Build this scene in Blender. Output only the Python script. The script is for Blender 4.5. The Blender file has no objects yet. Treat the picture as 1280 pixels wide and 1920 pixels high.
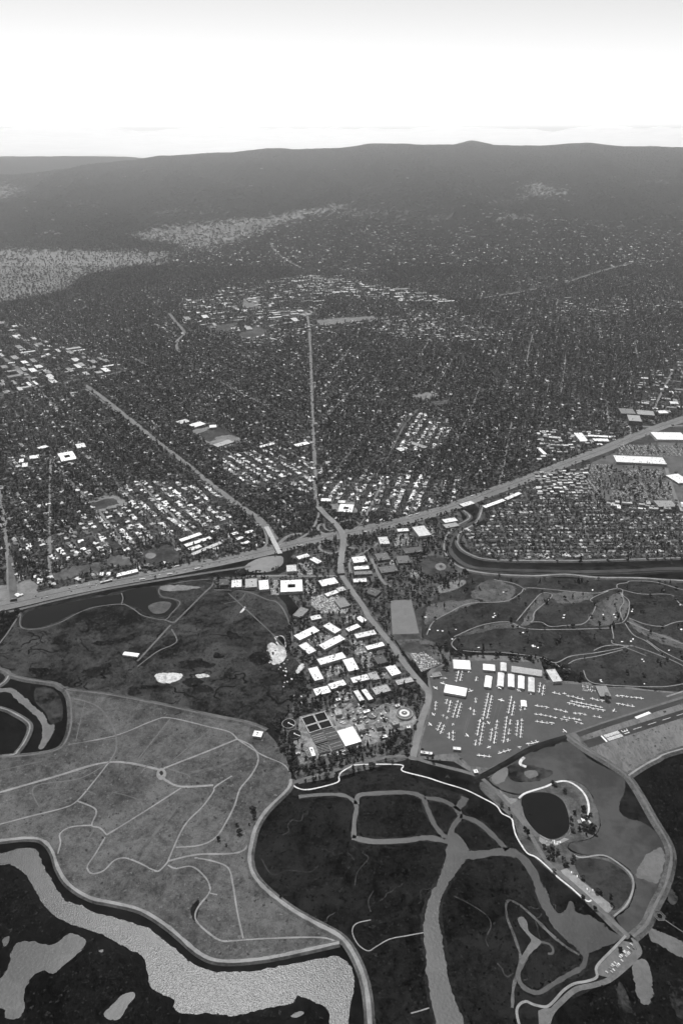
import bpy, bmesh, math, random
import numpy as np
from mathutils import Vector
from mathutils.geometry import tessellate_polygon

random.seed(7); rng = np.random.default_rng(7)
scene = bpy.context.scene
COL = scene.collection

# ------------------------------------------------------------------ camera
F, H_CAM, Y_HOR = 1387.0, 1300.0, 245.0          # focal length in photo pixels, height in m, horizon row
PITCH = math.atan((960 - Y_HOR) / F)
CP, SP = math.cos(PITCH), math.sin(PITCH)
cam_d = bpy.data.cameras.new('camera'); cam = bpy.data.objects.new('camera', cam_d); COL.objects.link(cam)
cam_d.sensor_fit = 'VERTICAL'; cam_d.sensor_height = 36; cam_d.lens = F / 1920 * 36
cam_d.clip_start = 1; cam_d.clip_end = 120000
cam.location = (0, 0, H_CAM); cam.rotation_euler = (math.pi / 2 - PITCH, 0, 0)
scene.camera = cam

# ------------------------------------------------------------------ sky, sun, exposure
GLINT = (430, 2010)                                 # photo pixel where flat water would mirror the sun
gdx, gdy = (GLINT[0] - 640) / F, (960 - GLINT[1]) / F
gd = Vector((gdx, CP + gdy * SP, -SP + gdy * CP)).normalized()
to_sun = Vector((gd.x, gd.y, -gd.z))
SUN_ELEV = math.asin(to_sun.z); SUN_AZ = math.atan2(to_sun.x, to_sun.y)
world = bpy.data.worlds.new('World'); scene.world = world; world.use_nodes = True
nt = world.node_tree; nt.nodes.clear()
sky = nt.nodes.new('ShaderNodeTexSky'); sky.sky_type = 'NISHITA'; sky.sun_disc = False
sky.sun_elevation = SUN_ELEV; sky.sun_rotation = SUN_AZ; sky.altitude = 1300; sky.dust_density = 0.3; sky.air_density = 1.0
bw = nt.nodes.new('ShaderNodeRGBToBW'); bg = nt.nodes.new('ShaderNodeBackground'); wo = nt.nodes.new('ShaderNodeOutputWorld')
nt.links.new(sky.outputs[0], bw.inputs[0]); nt.links.new(bw.outputs[0], bg.inputs[0]); nt.links.new(bg.outputs[0], wo.inputs[0])
bg.inputs[1].default_value = 0.142
sun_d = bpy.data.lights.new('sun', 'SUN'); sun = bpy.data.objects.new('sun', sun_d); COL.objects.link(sun)
sun_d.energy = 5.0; sun_d.angle = math.radians(0.5); sun_d.color = (1, 1, 1)
sun.rotation_euler = (-to_sun).to_track_quat('-Z', 'Y').to_euler(); sun.location = (0, 0, 3000)
scene.view_settings.view_transform = 'Standard'; scene.view_settings.look = 'None'
scene.view_settings.exposure = 0.1; scene.view_settings.gamma = 1.0; scene.view_settings.use_curve_mapping = False
scene.render.engine = 'CYCLES'
cy = scene.cycles
cy.max_bounces = 4; cy.diffuse_bounces = 2; cy.glossy_bounces = 2; cy.volume_bounces = 1; cy.transparent_max_bounces = 8
cy.use_denoising = True; cy.caustics_reflective = False; cy.caustics_refractive = False; cy.sample_clamp_indirect = 4
HAZE_DENSITY, HAZE_G = 4.9e-5, 0.88

# ------------------------------------------------------------------ photo pixel <-> place
CREST_PX = [-800, -400, 0, 90, 180, 230, 300, 420, 500, 560, 640, 690, 760, 850, 868, 885, 905, 925, 1000, 1060, 1100, 1180, 1280, 1500, 2000]
CREST_PY = [380, 345, 327, 322, 308, 300, 292, 286, 278, 278, 277, 270, 269, 270, 266, 263, 267, 272, 273, 269, 267, 274, 276, 280, 300]
def depr(py): return PITCH - np.arctan((960 - np.asarray(py, float)) / F)
Y_CREST = 17000.0
_cz = H_CAM - Y_CREST * np.tan(depr(CREST_PY))
_cx = (np.array(CREST_PX) - 640) / F * (Y_CREST * CP + (H_CAM - _cz) * SP)
_PY = [0, 8300, 9000, 10000, 12000, 14000, 16000, 17000, 18500, 21000, 60000]
_PZ = [0, 0, 12, 55, 190, 430, 790, 1024, 700, 0, 0]
_ns = np.random.default_rng(3)
_NW = [( _ns.uniform(0, 6.28), _ns.uniform(0, 6.28), _ns.uniform(0, 6.28)) for _ in range(12)]
def hill_noise(X, Y):
    s = 0
    for i, (a, b, c) in enumerate(_NW):
        L = 2600 / (1.45 ** i); th = a
        u = X * math.cos(th) * 1.0 + Y * math.sin(th) * 0.55
        s = s + np.sin(u * 2 * math.pi / L + b + 0.8 * np.sin(Y / L * 3.1 + c)) / (1.32 ** i)
    return s / 3.0
def ZT(X, Y):
    X = np.asarray(X, float); Y = np.asarray(Y, float)
    c = np.interp(X, _cx, _cz)
    b = np.interp(Y, _PY, _PZ)
    w = np.clip(b / 1024, 0, 1)
    amp = 190 * np.clip((Y - 8600) / 2500, 0, 1) * (1 - np.clip((w - .6) / .4, 0, 1) * .9)
    return b * (c / 1024) ** (0.35 + 0.65 * w) + amp * hill_noise(X, Y) * np.clip(b / 60, 0, 1)
def ray(px, py):
    dx = (np.asarray(px, float) - 640) / F; dy = (960 - np.asarray(py, float)) / F
    return dx, CP + dy * SP, -SP + dy * CP
def G(px, py, z=0.0):
    """photo pixel -> point on the ground plane raised by z (terrain followed beyond the plain)"""
    dx, dy, dz = ray(px, py)
    if py > 512:
        t = (z - H_CAM) / dz
        return (float(dx * t), float(dy * t), z)
    ts = np.arange(7000, 26000, 40.0)
    X, Y, Z = dx * ts / dy, ts, H_CAM + dz * ts / dy
    hit = np.nonzero(Z < ZT(X, Y) + z)[0]
    k = hit[0] if len(hit) else len(ts) - 1
    return (float(X[k]), float(Y[k]), float(ZT(X[k], Y[k]) + z))
def PROJ(X, Y, Z=0.0):
    dep = Y * CP + (H_CAM - Z) * SP
    up = Y * SP - (H_CAM - Z) * CP
    return 640 + F * X / dep, 960 - F * up / dep
def V(ox, oy, s): return lambda pts: [(ox + x / s, oy + y / s) for x, y in pts]
V1, V2, V3 = V(0, 1240, 2), V(640, 1400, 2), V(480, 1060, 3.2)
V4, V5, V6 = V(760, 1200, 2.4615), V(780, 780, 2.56), V(0, 1060, 2.2857)
VP, VI, VD, VA = V(500, 1280, 4), V(480, 900, 3.2), V(900, 1440, 3.3684), V(780, 1220, 4.923)
VL, VR, VC, VB = V(0, 950, 4), V(1000, 740, 4.571), V(0, 560, 4), V(0, 780, 2.6667)

def smooth(pts, n=4, closed=False):
    P = [np.array(p, float) for p in pts]; N = len(P); out = []
    if N < 3: return [tuple(p) for p in P]
    rngi = range(N) if closed else range(N - 1)
    for i in rngi:
        if closed: a, b, c, d = P[i - 1], P[i], P[(i + 1) % N], P[(i + 2) % N]
        else: a, b, c, d = P[max(i - 1, 0)], P[i], P[i + 1], P[min(i + 2, N - 1)]
        for k in range(n):
            t = k / n
            out.append(tuple(.5 * ((2 * b) + (c - a) * t + (2 * a - 5 * b + 4 * c - d) * t * t + (3 * b - a - 3 * c + d) * t ** 3)))
    if not closed: out.append(tuple(P[-1]))
    return out

# ------------------------------------------------------------------ zone raster in photo pixels (only used to decide what grows or stands where)
MX, RW, RH = 300, 1280 + 600, 2000
def raster(): return np.zeros((RH, RW), np.float32)
def paint(R, poly, val):
    P = np.array(poly, float); P[:, 0] += MX
    x0, x1 = int(max(0, P[:, 0].min())), int(min(RW, P[:, 0].max() + 2)); y0, y1 = int(max(0, P[:, 1].min())), int(min(RH, P[:, 1].max() + 2))
    if x1 <= x0 or y1 <= y0: return
    xs, ys = np.meshgrid(np.arange(x0, x1) + .5, np.arange(y0, y1) + .5)
    ins = np.zeros(xs.shape, bool); n = len(P)
    for i in range(n):
        (ax, ay), (bx, by) = P[i], P[(i + 1) % n]
        if ay == by: continue
        c = ((ay > ys) != (by > ys)) & (xs < (bx - ax) * (ys - ay) / (by - ay) + ax)
        ins ^= c
    R[y0:y1, x0:x1][ins] = val
def paint_line(R, pts, val, w):
    for (ax, ay), (bx, by) in zip(pts[:-1], pts[1:]):
        n = int(max(abs(bx - ax), abs(by - ay)) / max(w * .4, .4)) + 2
        for t in np.linspace(0, 1, n):
            x, y = ax + (bx - ax) * t + MX, ay + (by - ay) * t; r = w / 2
            R[max(0, int(y - r * .6)):max(0, int(y + r * .6) + 1), max(0, int(x - r)):max(0, int(x + r) + 1)] = val
def sample(R, X, Y, Z=0.0, jit=0.0):
    px, py = PROJ(X, Y, Z)
    if jit: px = px + rng.normal(0, jit, px.shape); py = py + rng.normal(0, jit * .45, py.shape)
    i = np.clip((px + MX).astype(int), 0, RW - 1); j = np.clip(py.astype(int), 0, RH - 1)
    return R[j, i]
TREE, HOUSE, BRIGHT, GRASS, CLEAR, NOPL = [raster() for _ in range(6)]

# ------------------------------------------------------------------ materials
MATS = {}
K_ALB = .62
def new_mat(name):
    m = bpy.data.materials.new(name); m.use_nodes = True; MATS[name] = m
    return m, m.node_tree, m.node_tree.nodes['Principled BSDF']
def g3(v): return (v, v, v, 1)
def mat(name, lo, hi, scales=((120, 1.), (18, .7), (3, .5)), rough=.95, bump=0.0, spec=.02, contrast=1.0, stretch=None, attr=None, attr_lo=0, attr_hi=0, rnd=0.0):
    if hi < .4: lo, hi = lo * K_ALB, hi * K_ALB
    """grey procedural surface: weighted sum of noises (sizes in metres) -> lo..hi albedo"""
    m, t, b = new_mat(name); N, L = t.nodes, t.links
    tc = N.new('ShaderNodeTexCoord'); src = tc.outputs['Object']
    if stretch:
        mp = N.new('ShaderNodeMapping'); mp.inputs['Rotation'].default_value = (0, 0, stretch[0]); mp.inputs['Scale'].default_value = (1, stretch[1], 1)
        L.new(src, mp.inputs[0]); src = mp.outputs[0]
    acc = None; tot = sum(w for _, w in scales); first = None
    for s, w in scales:
        n = N.new('ShaderNodeTexNoise'); n.inputs['Scale'].default_value = 1.0 / s; n.inputs['Detail'].default_value = 4; n.inputs['Roughness'].default_value = .6
        n.inputs['Distortion'].default_value = .6
        L.new(src, n.inputs['Vector'])
        mu = N.new('ShaderNodeMath'); mu.operation = 'MULTIPLY'; mu.inputs[1].default_value = w / tot; L.new(n.outputs[0], mu.inputs[0])
        if acc is None: acc = mu.outputs[0]
        else:
            ad = N.new('ShaderNodeMath'); L.new(acc, ad.inputs[0]); L.new(mu.outputs[0], ad.inputs[1]); acc = ad.outputs[0]
        last = n
    mr = N.new('ShaderNodeMapRange'); d = .075 / contrast
    mr.inputs[1].default_value = .5 - d; mr.inputs[2].default_value = .5 + d; mr.inputs[3].default_value = lo; mr.inputs[4].default_value = hi
    L.new(acc, mr.inputs[0]); out = mr.outputs[0]
    if rnd:
        oi = N.new('ShaderNodeObjectInfo'); m2 = N.new('ShaderNodeMapRange'); m2.inputs[3].default_value = 1 - rnd; m2.inputs[4].default_value = 1 + rnd
        L.new(oi.outputs['Random'], m2.inputs[0]); mm = N.new('ShaderNodeMath'); mm.operation = 'MULTIPLY'; L.new(out, mm.inputs[0]); L.new(m2.outputs[0], mm.inputs[1]); out = mm.outputs[0]
    L.new(out, b.inputs['Base Color'])
    b.inputs['Roughness'].default_value = rough; b.inputs['Specular IOR Level'].default_value = spec
    if bump:
        bp = N.new('ShaderNodeBump'); bp.inputs['Strength'].default_value = 1; bp.inputs['Distance'].default_value = bump; L.new(acc, bp.inputs['Height']); L.new(bp.outputs[0], b.inputs['Normal'])
    return m
def mat_random(name, lo, hi, power=1.0, rough=.8, spec=.2, noise=0.25, nscale=4.0):
    """albedo drawn per object / instance between lo and hi, with fine mottling"""
    m, t, b = new_mat(name); N, L = t.nodes, t.links
    oi = N.new('ShaderNodeObjectInfo'); pw = N.new('ShaderNodeMath'); pw.operation = 'POWER'; pw.inputs[1].default_value = power
    L.new(oi.outputs['Random'], pw.inputs[0])
    mr = N.new('ShaderNodeMapRange'); mr.inputs[3].default_value = lo; mr.inputs[4].default_value = hi; L.new(pw.outputs[0], mr.inputs[0])
    tc = N.new('ShaderNodeTexCoord'); n = N.new('ShaderNodeTexNoise'); n.inputs['Scale'].default_value = 1 / nscale; n.inputs['Detail'].default_value = 3; L.new(tc.outputs['Object'], n.inputs['Vector'])
    m2 = N.new('ShaderNodeMapRange'); m2.inputs[1].default_value = .3; m2.inputs[2].default_value = .7; m2.inputs[3].default_value = 1 - noise; m2.inputs[4].default_value = 1 + noise; L.new(n.outputs[0], m2.inputs[0])
    mu = N.new('ShaderNodeMath'); mu.operation = 'MULTIPLY'; L.new(mr.outputs[0], mu.inputs[0]); L.new(m2.outputs[0], mu.inputs[1])
    L.new(mu.outputs[0], b.inputs['Base Color']); b.inputs['Roughness'].default_value = rough; b.inputs['Specular IOR Level'].default_value = spec
    return m
def mat_water(name, base, rough, wave=3.0, dist=.25, lo=.8, hi=1.2):
    m = mat(name, base * lo, base * hi, ((150, 1), (25, .6)), rough, 0, .5); t = m.node_tree; N, L = t.nodes, t.links; b = N['Principled BSDF']
    b.inputs['IOR'].default_value = 1.33
    tc = N.new('ShaderNodeTexCoord'); n = N.new('ShaderNodeTexNoise'); n.inputs['Scale'].default_value = 1 / wave; n.inputs['Detail'].default_value = 3
    L.new(tc.outputs['Object'], n.inputs['Vector'])
    bp = N.new('ShaderNodeBump'); bp.inputs['Distance'].default_value = dist; L.new(n.outputs[0], bp.inputs['Height']); L.new(bp.outputs[0], b.inputs['Normal'])
    return m
M_city = mat('city_soil', .02, .10, ((120, .6), (30, 1), (9, 1)))
M_marsh = mat('marsh_pickleweed', .0005, .024, ((240, 1), (45, .9), (12, .7), (3, .4)), bump=.8)
M_basin = mat('basin_marsh', .007, .082, ((200, 1.), (55, 1.), (14, .7), (4, .5)), contrast=1.2, bump=.8)
M_black = mat('tidal_flat_plants', .0005, .012, ((140, 1), (30, .8), (8, .9), (3, .5)), bump=.6)
M_field = mat('dry_grass', .05, .18, ((170, 1.), (40, .9), (10, .8), (3, .9)), contrast=1.0, bump=.6)
M_field2 = mat('airfield_grass', .12, .24, ((120, 1.), (25, .8), (5, .8)), contrast=1.1, bump=.4, stretch=(.9, .4))
M_golf = mat('golf_turf', .018, .066, ((130, 1.), (30, .8), (8, .7), (3, .5)), contrast=1.1)
M_rough = mat('golf_rough', .07, .17, ((90, 1.), (20, .9), (4, .8)), contrast=1.1)
M_lawn = mat('park_lawn', .04, .10, ((60, 1.), (10, .8), (3, .5)))
M_park = mat('office_park_ground', .035, .16, ((45, 1.), (12, 1.), (4, .6)), contrast=1.3)
M_yard = mat('plant_yard', .12, .39, ((40, 1.), (10, 1.), (3, .7)), contrast=1.3)
M_mud = mat('mud', .10, .16, ((60, 1.), (12, .8), (3, .5)), .6, spec=.3)
M_mudlight = mat('salt_crust', .28, .52, ((20, 1.), (6, .8)), contrast=1.3)
M_bank = mat('wet_bank', .008, .03, ((40, 1), (8, 1)), bump=.3)
M_asphalt = mat('asphalt', .10, .13, ((80, 1.), (9, .6), (2, .4)))
M_road = mat('worn_road', .22, .30, ((90, 1.), (8, .6), (2, .4)))
M_runway = mat('runway_asphalt', .055, .075, ((60, 1.), (6, .6)))
M_freeway = mat('freeway_concrete', .24, .33, ((140, 1.), (14, .6), (3, .5)))
M_path = mat('gravel_path', .27, .39, ((40, 1.), (5, .6)))
M_faint = mat('trodden_track', .15, .21, ((30, 1.), (5, .8)))
M_trail = mat('pale_trail', .42, .6, ((25, 1.), (4, .5)))
M_street = mat('street_asphalt', .11, .18, ((60, 1.), (8, .6)))
M_paint = mat('white_paint', .6, .8, ((5, 1.), (1, .6)))
M_sand = mat('bunker_sand', .7, .85, ((5, 1),))
M_dirt = mat('bare_dirt', .2, .32, ((40, 1.), (9, .9), (3, .6)), contrast=1.2)
M_water = mat_water('slough_water', .05, .30, 2.6, .6)
M_lagoon = mat_water('lagoon_water', .042, .42, 6.0, .2, .55, 1.5)
M_channel = mat_water('tidal_channel', .055, .40, 5.0, .25)
M_pond = mat_water('pond_water', .008, .18, 3.0, .05); M_pond.node_tree.nodes['Principled BSDF'].inputs['Specular IOR Level'].default_value = .22
M_roofw = mat_random('white_roof', .42, .8, .7, .6, .3, .22, 9)
M_roofg = mat_random('grey_roof', .16, .34, 1, .8, .2, .25, 3)
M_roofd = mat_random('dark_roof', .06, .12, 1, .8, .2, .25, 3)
M_roofh = mat_random('house_roof', .04, .75, 3.2, .9, .1, .2, 2)
M_roofb = mat_random('pale_house_roof', .08, .88, 1.1, .7, .2, .15, 2)
M_roofe = mat_random('small_house_roof', .05, .5, 2.0, .9, .1, .2, 2)
M_roofc = mat_random('block_roof', .08, .75, 1.3, .8, .1, .15, 6)
M_wall = mat('pale_wall', .3, .42, ((6, 1), (2, .6)))
M_wallw = mat('white_wall', .5, .65, ((6, 1), (2, .6)))
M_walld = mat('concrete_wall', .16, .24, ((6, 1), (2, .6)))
M_glass = mat('window_glass', .02, .04, ((5, 1),), .15, 0, .5)
M_unit = mat('rooftop_metal', .3, .5, ((3, 1),), .5, 0, .4)
M_unitd = mat('dark_metal', .07, .12, ((3, 1),), .6, 0, .3)
M_plane = mat_random('aircraft_paint', .6, .85, 1, .35, .5, .05)
M_car = mat_random('car_paint', .03, .75, 1.2, .35, .5, .0)
M_leaf = mat_random('foliage', .014, .16, 2.0, 1, .0, .5, 3)
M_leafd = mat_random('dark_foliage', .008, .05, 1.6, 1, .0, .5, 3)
M_leaf2 = mat_random('hill_foliage', .018, .085, 1.5, 1, .0, .45, 12)
M_bark = mat('bark', .05, .1, ((2, 1),))
def mat_ground_cover():
    m, t, b = new_mat('hill_cover'); N, L = t.nodes, t.links
    at = N.new('ShaderNodeAttribute'); at.attribute_name = 'grass'
    tc = N.new('ShaderNodeTexCoord')
    def noise(s, d=5):
        n = N.new('ShaderNodeTexNoise'); n.inputs['Scale'].default_value = 1 / s; n.inputs['Detail'].default_value = d; n.inputs['Roughness'].default_value = .65; L.new(tc.outputs['Object'], n.inputs['Vector']); return n
    n1, n2 = noise(420), noise(70)
    ad = N.new('ShaderNodeMath'); L.new(n1.outputs[0], ad.inputs[0]); L.new(n2.outputs[0], ad.inputs[1])
    a2 = N.new('ShaderNodeMath'); a2.operation = 'MULTIPLY_ADD'; a2.inputs[1].default_value = 1.5; L.new(at.outputs['Fac'], a2.inputs[0]); L.new(ad.outputs[0], a2.inputs[2])
    st = N.new('ShaderNodeMapRange'); st.inputs[1].default_value = 1.32; st.inputs[2].default_value = 1.75; L.new(a2.outputs[0], st.inputs[0])
    mx = N.new('ShaderNodeMapRange'); mx.inputs[3].default_value = .026; mx.inputs[4].default_value = .21; L.new(st.outputs[0], mx.inputs[0])
    m3 = N.new('ShaderNodeMapRange'); m3.inputs[1].default_value = .3; m3.inputs[2].default_value = .7; m3.inputs[3].default_value = .7; m3.inputs[4].default_value = 1.3; L.new(n2.outputs[0], m3.inputs[0])
    mu = N.new('ShaderNodeMath'); mu.operation = 'MULTIPLY'; L.new(mx.outputs[0], mu.inputs[0]); L.new(m3.outputs[0], mu.inputs[1])
    L.new(mu.outputs[0], b.inputs['Base Color']); b.inputs['Roughness'].default_value = 1; b.inputs['Specular IOR Level'].default_value = 0
    bp = N.new('ShaderNodeBump'); bp.inputs['Distance'].default_value = 25; L.new(ad.outputs[0], bp.inputs['Height']); L.new(bp.outputs[0], b.inputs['Normal'])
    return m
M_hill = mat_ground_cover()

# ------------------------------------------------------------------ mesh helpers
def tag(o, label=None, cat=None, group=None, kind=None):
    if label: o['label'] = label
    if cat: o['category'] = cat
    if group: o['group'] = group
    if kind: o['kind'] = kind
    return o
def link(name, me, m=None, parent=None):
    if m and not me.materials: me.materials.append(m)
    o = bpy.data.objects.new(name, me); COL.objects.link(o)
    if parent: o.parent = parent
    return o
def mesh(name, verts, faces, m=None, smooth_shade=False):
    me = bpy.data.meshes.new(name); me.from_pydata(verts, [], faces); me.update()
    if m: me.materials.append(m)
    if smooth_shade: me.polygons.foreach_set('use_smooth', [True] * len(me.polygons))
    return me
class MB:
    def __init__(s): s.v = []; s.f = []; s.mi = []
    def add(s, vs, fs, mi=0):
        o = len(s.v); s.v += [tuple(v) for v in vs]; s.f += [tuple(i + o for i in f) for f in fs]; s.mi += [mi] * len(fs); return s
    def box(s, x0, x1, y0, y1, z0, z1, mi=0):
        return s.add([(x0, y0, z0), (x1, y0, z0), (x1, y1, z0), (x0, y1, z0), (x0, y0, z1), (x1, y0, z1), (x1, y1, z1), (x0, y1, z1)],
                     [(3, 2, 1, 0), (4, 5, 6, 7), (0, 1, 5, 4), (1, 2, 6, 5), (2, 3, 7, 6), (3, 0, 4, 7)], mi)
    def mesh(s, name, *ms):
        me = mesh(name, s.v, s.f)
        for m in ms: me.materials.append(m)
        if len(ms) > 1: me.polygons.foreach_set('material_index', s.mi)
        return me
def sheet(name, poly, z, m, label, cat=None, kind='structure', sm=3, jit=0.0, parent=None):
    """flat region: outline traced in photo pixels, laid on the plain at height z"""
    P = smooth(poly, sm, True) if sm > 1 else poly
    W = [G(x, y, z) for x, y in P]
    if jit:
        Q = []; rg = .05 + .035 * min(jit, 3)
        def split(a, b, d):
            L = math.hypot(b[0] - a[0], b[1] - a[1])
            if L < 6 or d > 5: return [a]
            k = random.gauss(0, rg); m_ = ((a[0] + b[0]) / 2 - (b[1] - a[1]) * k, (a[1] + b[1]) / 2 + (b[0] - a[0]) * k)
            return split(a, m_, d + 1) + split(m_, b, d + 1)
        for i in range(len(W)): Q += [(q[0], q[1], z) for q in split(W[i][:2], W[(i + 1) % len(W)][:2], 0)]
        W = Q
    if z >= .34: paint(NOPL, P, 1)
    W = [Vector(w) for w in W]
    tris = tessellate_polygon([W]); fs = []
    for t in tris:
        a, b, c = (W[i] for i in t)
        fs.append(t if (b - a).cross(c - a).z > 0 else t[::-1])
    o = link(name, mesh(name, [tuple(w) for w in W], fs, m), None, parent)
    return tag(o, label, cat, kind=kind)
def offset_line(W, d):
    out = []; n = len(W)
    for i in range(n):
        a, b = W[max(i - 1, 0)], W[min(i + 1, n - 1)]
        tx, ty = b[0] - a[0], b[1] - a[1]; L = math.hypot(tx, ty) or 1
        out.append((W[i][0] - ty / L * d, W[i][1] + tx / L * d))
    return out
def strip_geo(mb, W, w, z, wob=0.0):
    ws = [w * (1 + random.gauss(0, wob)) for _ in W] if wob else [w] * len(W)
    L = offset_line(W, 1.0); n = len(W); vs = []
    for i in range(n):
        nx, ny = L[i][0] - W[i][0], L[i][1] - W[i][1]; h = ws[i] / 2; zz = W[i][2] + z if len(W[i]) > 2 else z
        vs += [(W[i][0] - nx * h, W[i][1] - ny * h, zz), (W[i][0] + nx * h, W[i][1] + ny * h, zz)]
    mb.add(vs, [(2 * i, 2 * i + 2, 2 * i + 3, 2 * i + 1) for i in range(n - 1)])
def road(name, pts, w, z, m, label, sm=4, wob=0.0, clear=None):
    """ribbon of width w metres along a line traced in photo pixels"""
    P = smooth(pts, sm) if sm > 1 else pts
    W = [(*G(x, y)[:2], G(x, y)[2] if y <= 512 else 0) for x, y in P]; mb = MB(); strip_geo(mb, W, w, z, wob)
    if P[0][1] > 1080: paint_line(NOPL, P, 1, max(3.5, w / 1.1))
    if clear:
        paint_line(CLEAR, P, 1, clear)
    return tag(link(name, mb.mesh(name, m)), label, kind='structure')
def levee(name, pts, top, base, h, m, label, path=None, pw=4, plabel=None, pm=None):
    P = smooth(pts, 4); W = [G(x, y) for x, y in P]; mb = MB(); n = len(W); paint_line(NOPL, P, 1, base / 1.3)
    rows = [offset_line(W, d) for d in (-base / 2, -top / 2, top / 2, base / 2)]; zs = [.05, h, h, .05]
    vs = [(rows[k][i][0], rows[k][i][1], zs[k]) for i in range(n) for k in range(4)]
    mb.add(vs, [(4 * i + k, 4 * i + 4 + k, 4 * i + 5 + k, 4 * i + 1 + k) for i in range(n - 1) for k in range(3)])
    me = mb.mesh(name, m); tag(link(name, me), label, kind='structure')
    if path:
        mb = MB(); strip_geo(mb, W, pw, h + .08, .14); tag(link(path, mb.mesh(path, pm or M_path)), plabel, kind='structure')
def cat2(*pieces): return [p for q in pieces for p in q]

# ------------------------------------------------------------------ ground and hills
def grid(name, xs_of_row, ys, m, label, cover=False):
    nx = len(xs_of_row(ys[0])); V_ = []
    for y in ys:
        xs = xs_of_row(y); V_.append(np.c_[xs, np.full(nx, y), ZT(xs, np.full(nx, y))])
    A = np.concatenate(V_); ny = len(ys)
    fs = [(j * nx + i, j * nx + i + 1, (j + 1) * nx + i + 1, (j + 1) * nx + i) for j in range(ny - 1) for i in range(nx - 1)]
    me = mesh(name, A.tolist(), fs, m, True)
    if cover:
        g = sample(GRASS, A[:, 0], A[:, 1], A[:, 2], 9.0); at = me.attributes.new('grass', 'FLOAT', 'POINT'); at.data.foreach_set('value', g.astype(np.float32))
    return tag(link(name, me), label, kind='structure')
for poly, v in [
    ([(-300, 455), (0, 465), (60, 468), (160, 470), (300, 470), (330, 480), (318, 494), (250, 500), (150, 517), (110, 545), (0, 566), (-300, 590)], .62),
    ([(240, 441), (330, 424), (430, 411), (500, 408), (560, 396), (655, 381), (665, 389), (580, 406), (500, 430), (455, 450), (385, 470), (350, 470), (330, 455), (250, 446)], .66),
    ([(0, 346), (46, 351), (30, 365), (0, 374), (-200, 380), (-200, 350)], .55), ([(285, 397), (440, 390), (440, 394), (290, 402)], .45),
    ([(60, 382), (180, 376), (180, 382), (70, 388)], .3), ([(985, 343), (1062, 352), (1060, 362), (975, 372)], .5), ([(860, 386), (980, 368), (982, 372), (870, 390)], .4),
    ([(940, 404), (1005, 401), (1004, 413), (945, 415)], .5), ([(1110, 418), (1158, 420), (1156, 426), (1112, 424)], .5), ([(640, 400), (770, 392), (760, 402), (650, 408)], .4),
    ([(1180, 335), (1260, 338), (1250, 346), (1190, 344)], .3), ([(640, 355), (700, 352), (690, 362), (645, 364)], .3), ([(740, 408), (860, 402), (850, 412), (745, 416)], .3),
    ([(340, 520), (432, 512), (432, 523), (350, 530)], .5)]:
    paint(GRASS, poly, v)
gh = lambda y: np.linspace(-1, 1, 420) * (2600 + y * .62)
grid('ground', lambda y: np.linspace(-1, 1, 60) * (2600 + y * .62), [-3000, 0, 1500, 3000, 4500, 6000, 7200, 8300], M_city, 'flat shoreline plain under the town and the marshes')
ys = list(np.arange(8300, 17600, 55.)) + list(np.arange(17600, 22000, 200.)) + [22600]
grid('hills', gh, ys, M_hill, 'long wooded ridge behind the town with pale grassy foothills', True)
def far_ridge():
    xs = np.linspace(-16000, 16000, 260); rows = []
    py = np.interp(xs, [-16000, -9000, -7300, -5700, -5000, -2400, 1600, 7300, 16000], [296, 293, 292.5, 294, 298, 312, 320, 318, 320]) + np.interp(xs, np.linspace(-16000, 16000, 90), rng.normal(0, .5, 90))
    top = H_CAM - 21800 * np.tan(depr(py))
    for yy, k in ((19800, 0), (20900, .6), (21800, 1), (22600, 0)):
        rows.append(np.c_[xs, np.full(260, yy), np.maximum(top * k, -5)])
    A = np.concatenate(rows); fs = [(j * 260 + i, j * 260 + i + 1, (j + 1) * 260 + i + 1, (j + 1) * 260 + i) for j in range(3) for i in range(259)]
    tag(link('far_ridge', mesh('far_ridge', A.tolist(), fs, M_hill, True)), 'pale distant ridge showing beyond the end of the main ridge', kind='structure')
far_ridge()
def fog_bank():
    xs = np.linspace(-60000, 60000, 160); yy = np.concatenate([np.linspace(23600, 60000, 46), np.linspace(62000, 112000, 26)]); X, Y = np.meshgrid(xs, yy)
    far = np.clip((Y - 45000) / 65000, 0, 1) ** 1.5; Z = 560 + 980 * far + (90 + 420 * far) * hill_noise(X * .12, Y * .05) + (45 + 160 * far) * hill_noise(X * .5 + 5e4, Y * .3); Z[0] = -20
    fs = [(j * 160 + i, j * 160 + i + 1, (j + 1) * 160 + i + 1, (j + 1) * 160 + i) for j in range(len(yy) - 1) for i in range(159)]
    tag(link('fog_bank', mesh('fog_bank', np.c_[X.ravel(), Y.ravel(), Z.ravel()].tolist(), fs, mat('cloud_top', .86, .95, ((3000, 1), (600, .6)), 1, 0, 0), True)), 'white ocean fog lying beyond the ridge', kind='structure')
fog_bank()

# ------------------------------------------------------------------ planting / building zones of the town
FWY = [(-300, 1200), (0, 1137), (100, 1114), (200, 1093), (300, 1075), (400, 1055), (480, 1038), (560, 1019), (640, 1002), (720, 985), (800, 965), (870, 942), (930, 919), (1000, 893), (1060, 869), (1130, 843), (1180, 822), (1230, 803), (1280, 786), (1580, 690)]
paint(TREE, [(-300, 262), (1580, 262), (1580, 690)] + FWY[::-1], .86)
CITY = [(-300, 610), (0, 576), (110, 550), (150, 522), (330, 500), (480, 500), (640, 470), (900, 440), (1280, 430), (1580, 430), (1580, 690)] + FWY[::-1]
paint(HOUSE, CITY, .9)
paint(TREE, [(-300, 455), (0, 465), (160, 470), (330, 480), (250, 500), (150, 517), (110, 545), (0, 566), (-300, 590)], .2)
paint(TREE, [(240, 441), (330, 424), (500, 408), (655, 381), (665, 389), (580, 406), (500, 430), (385, 470), (330, 455)], .36)
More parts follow.
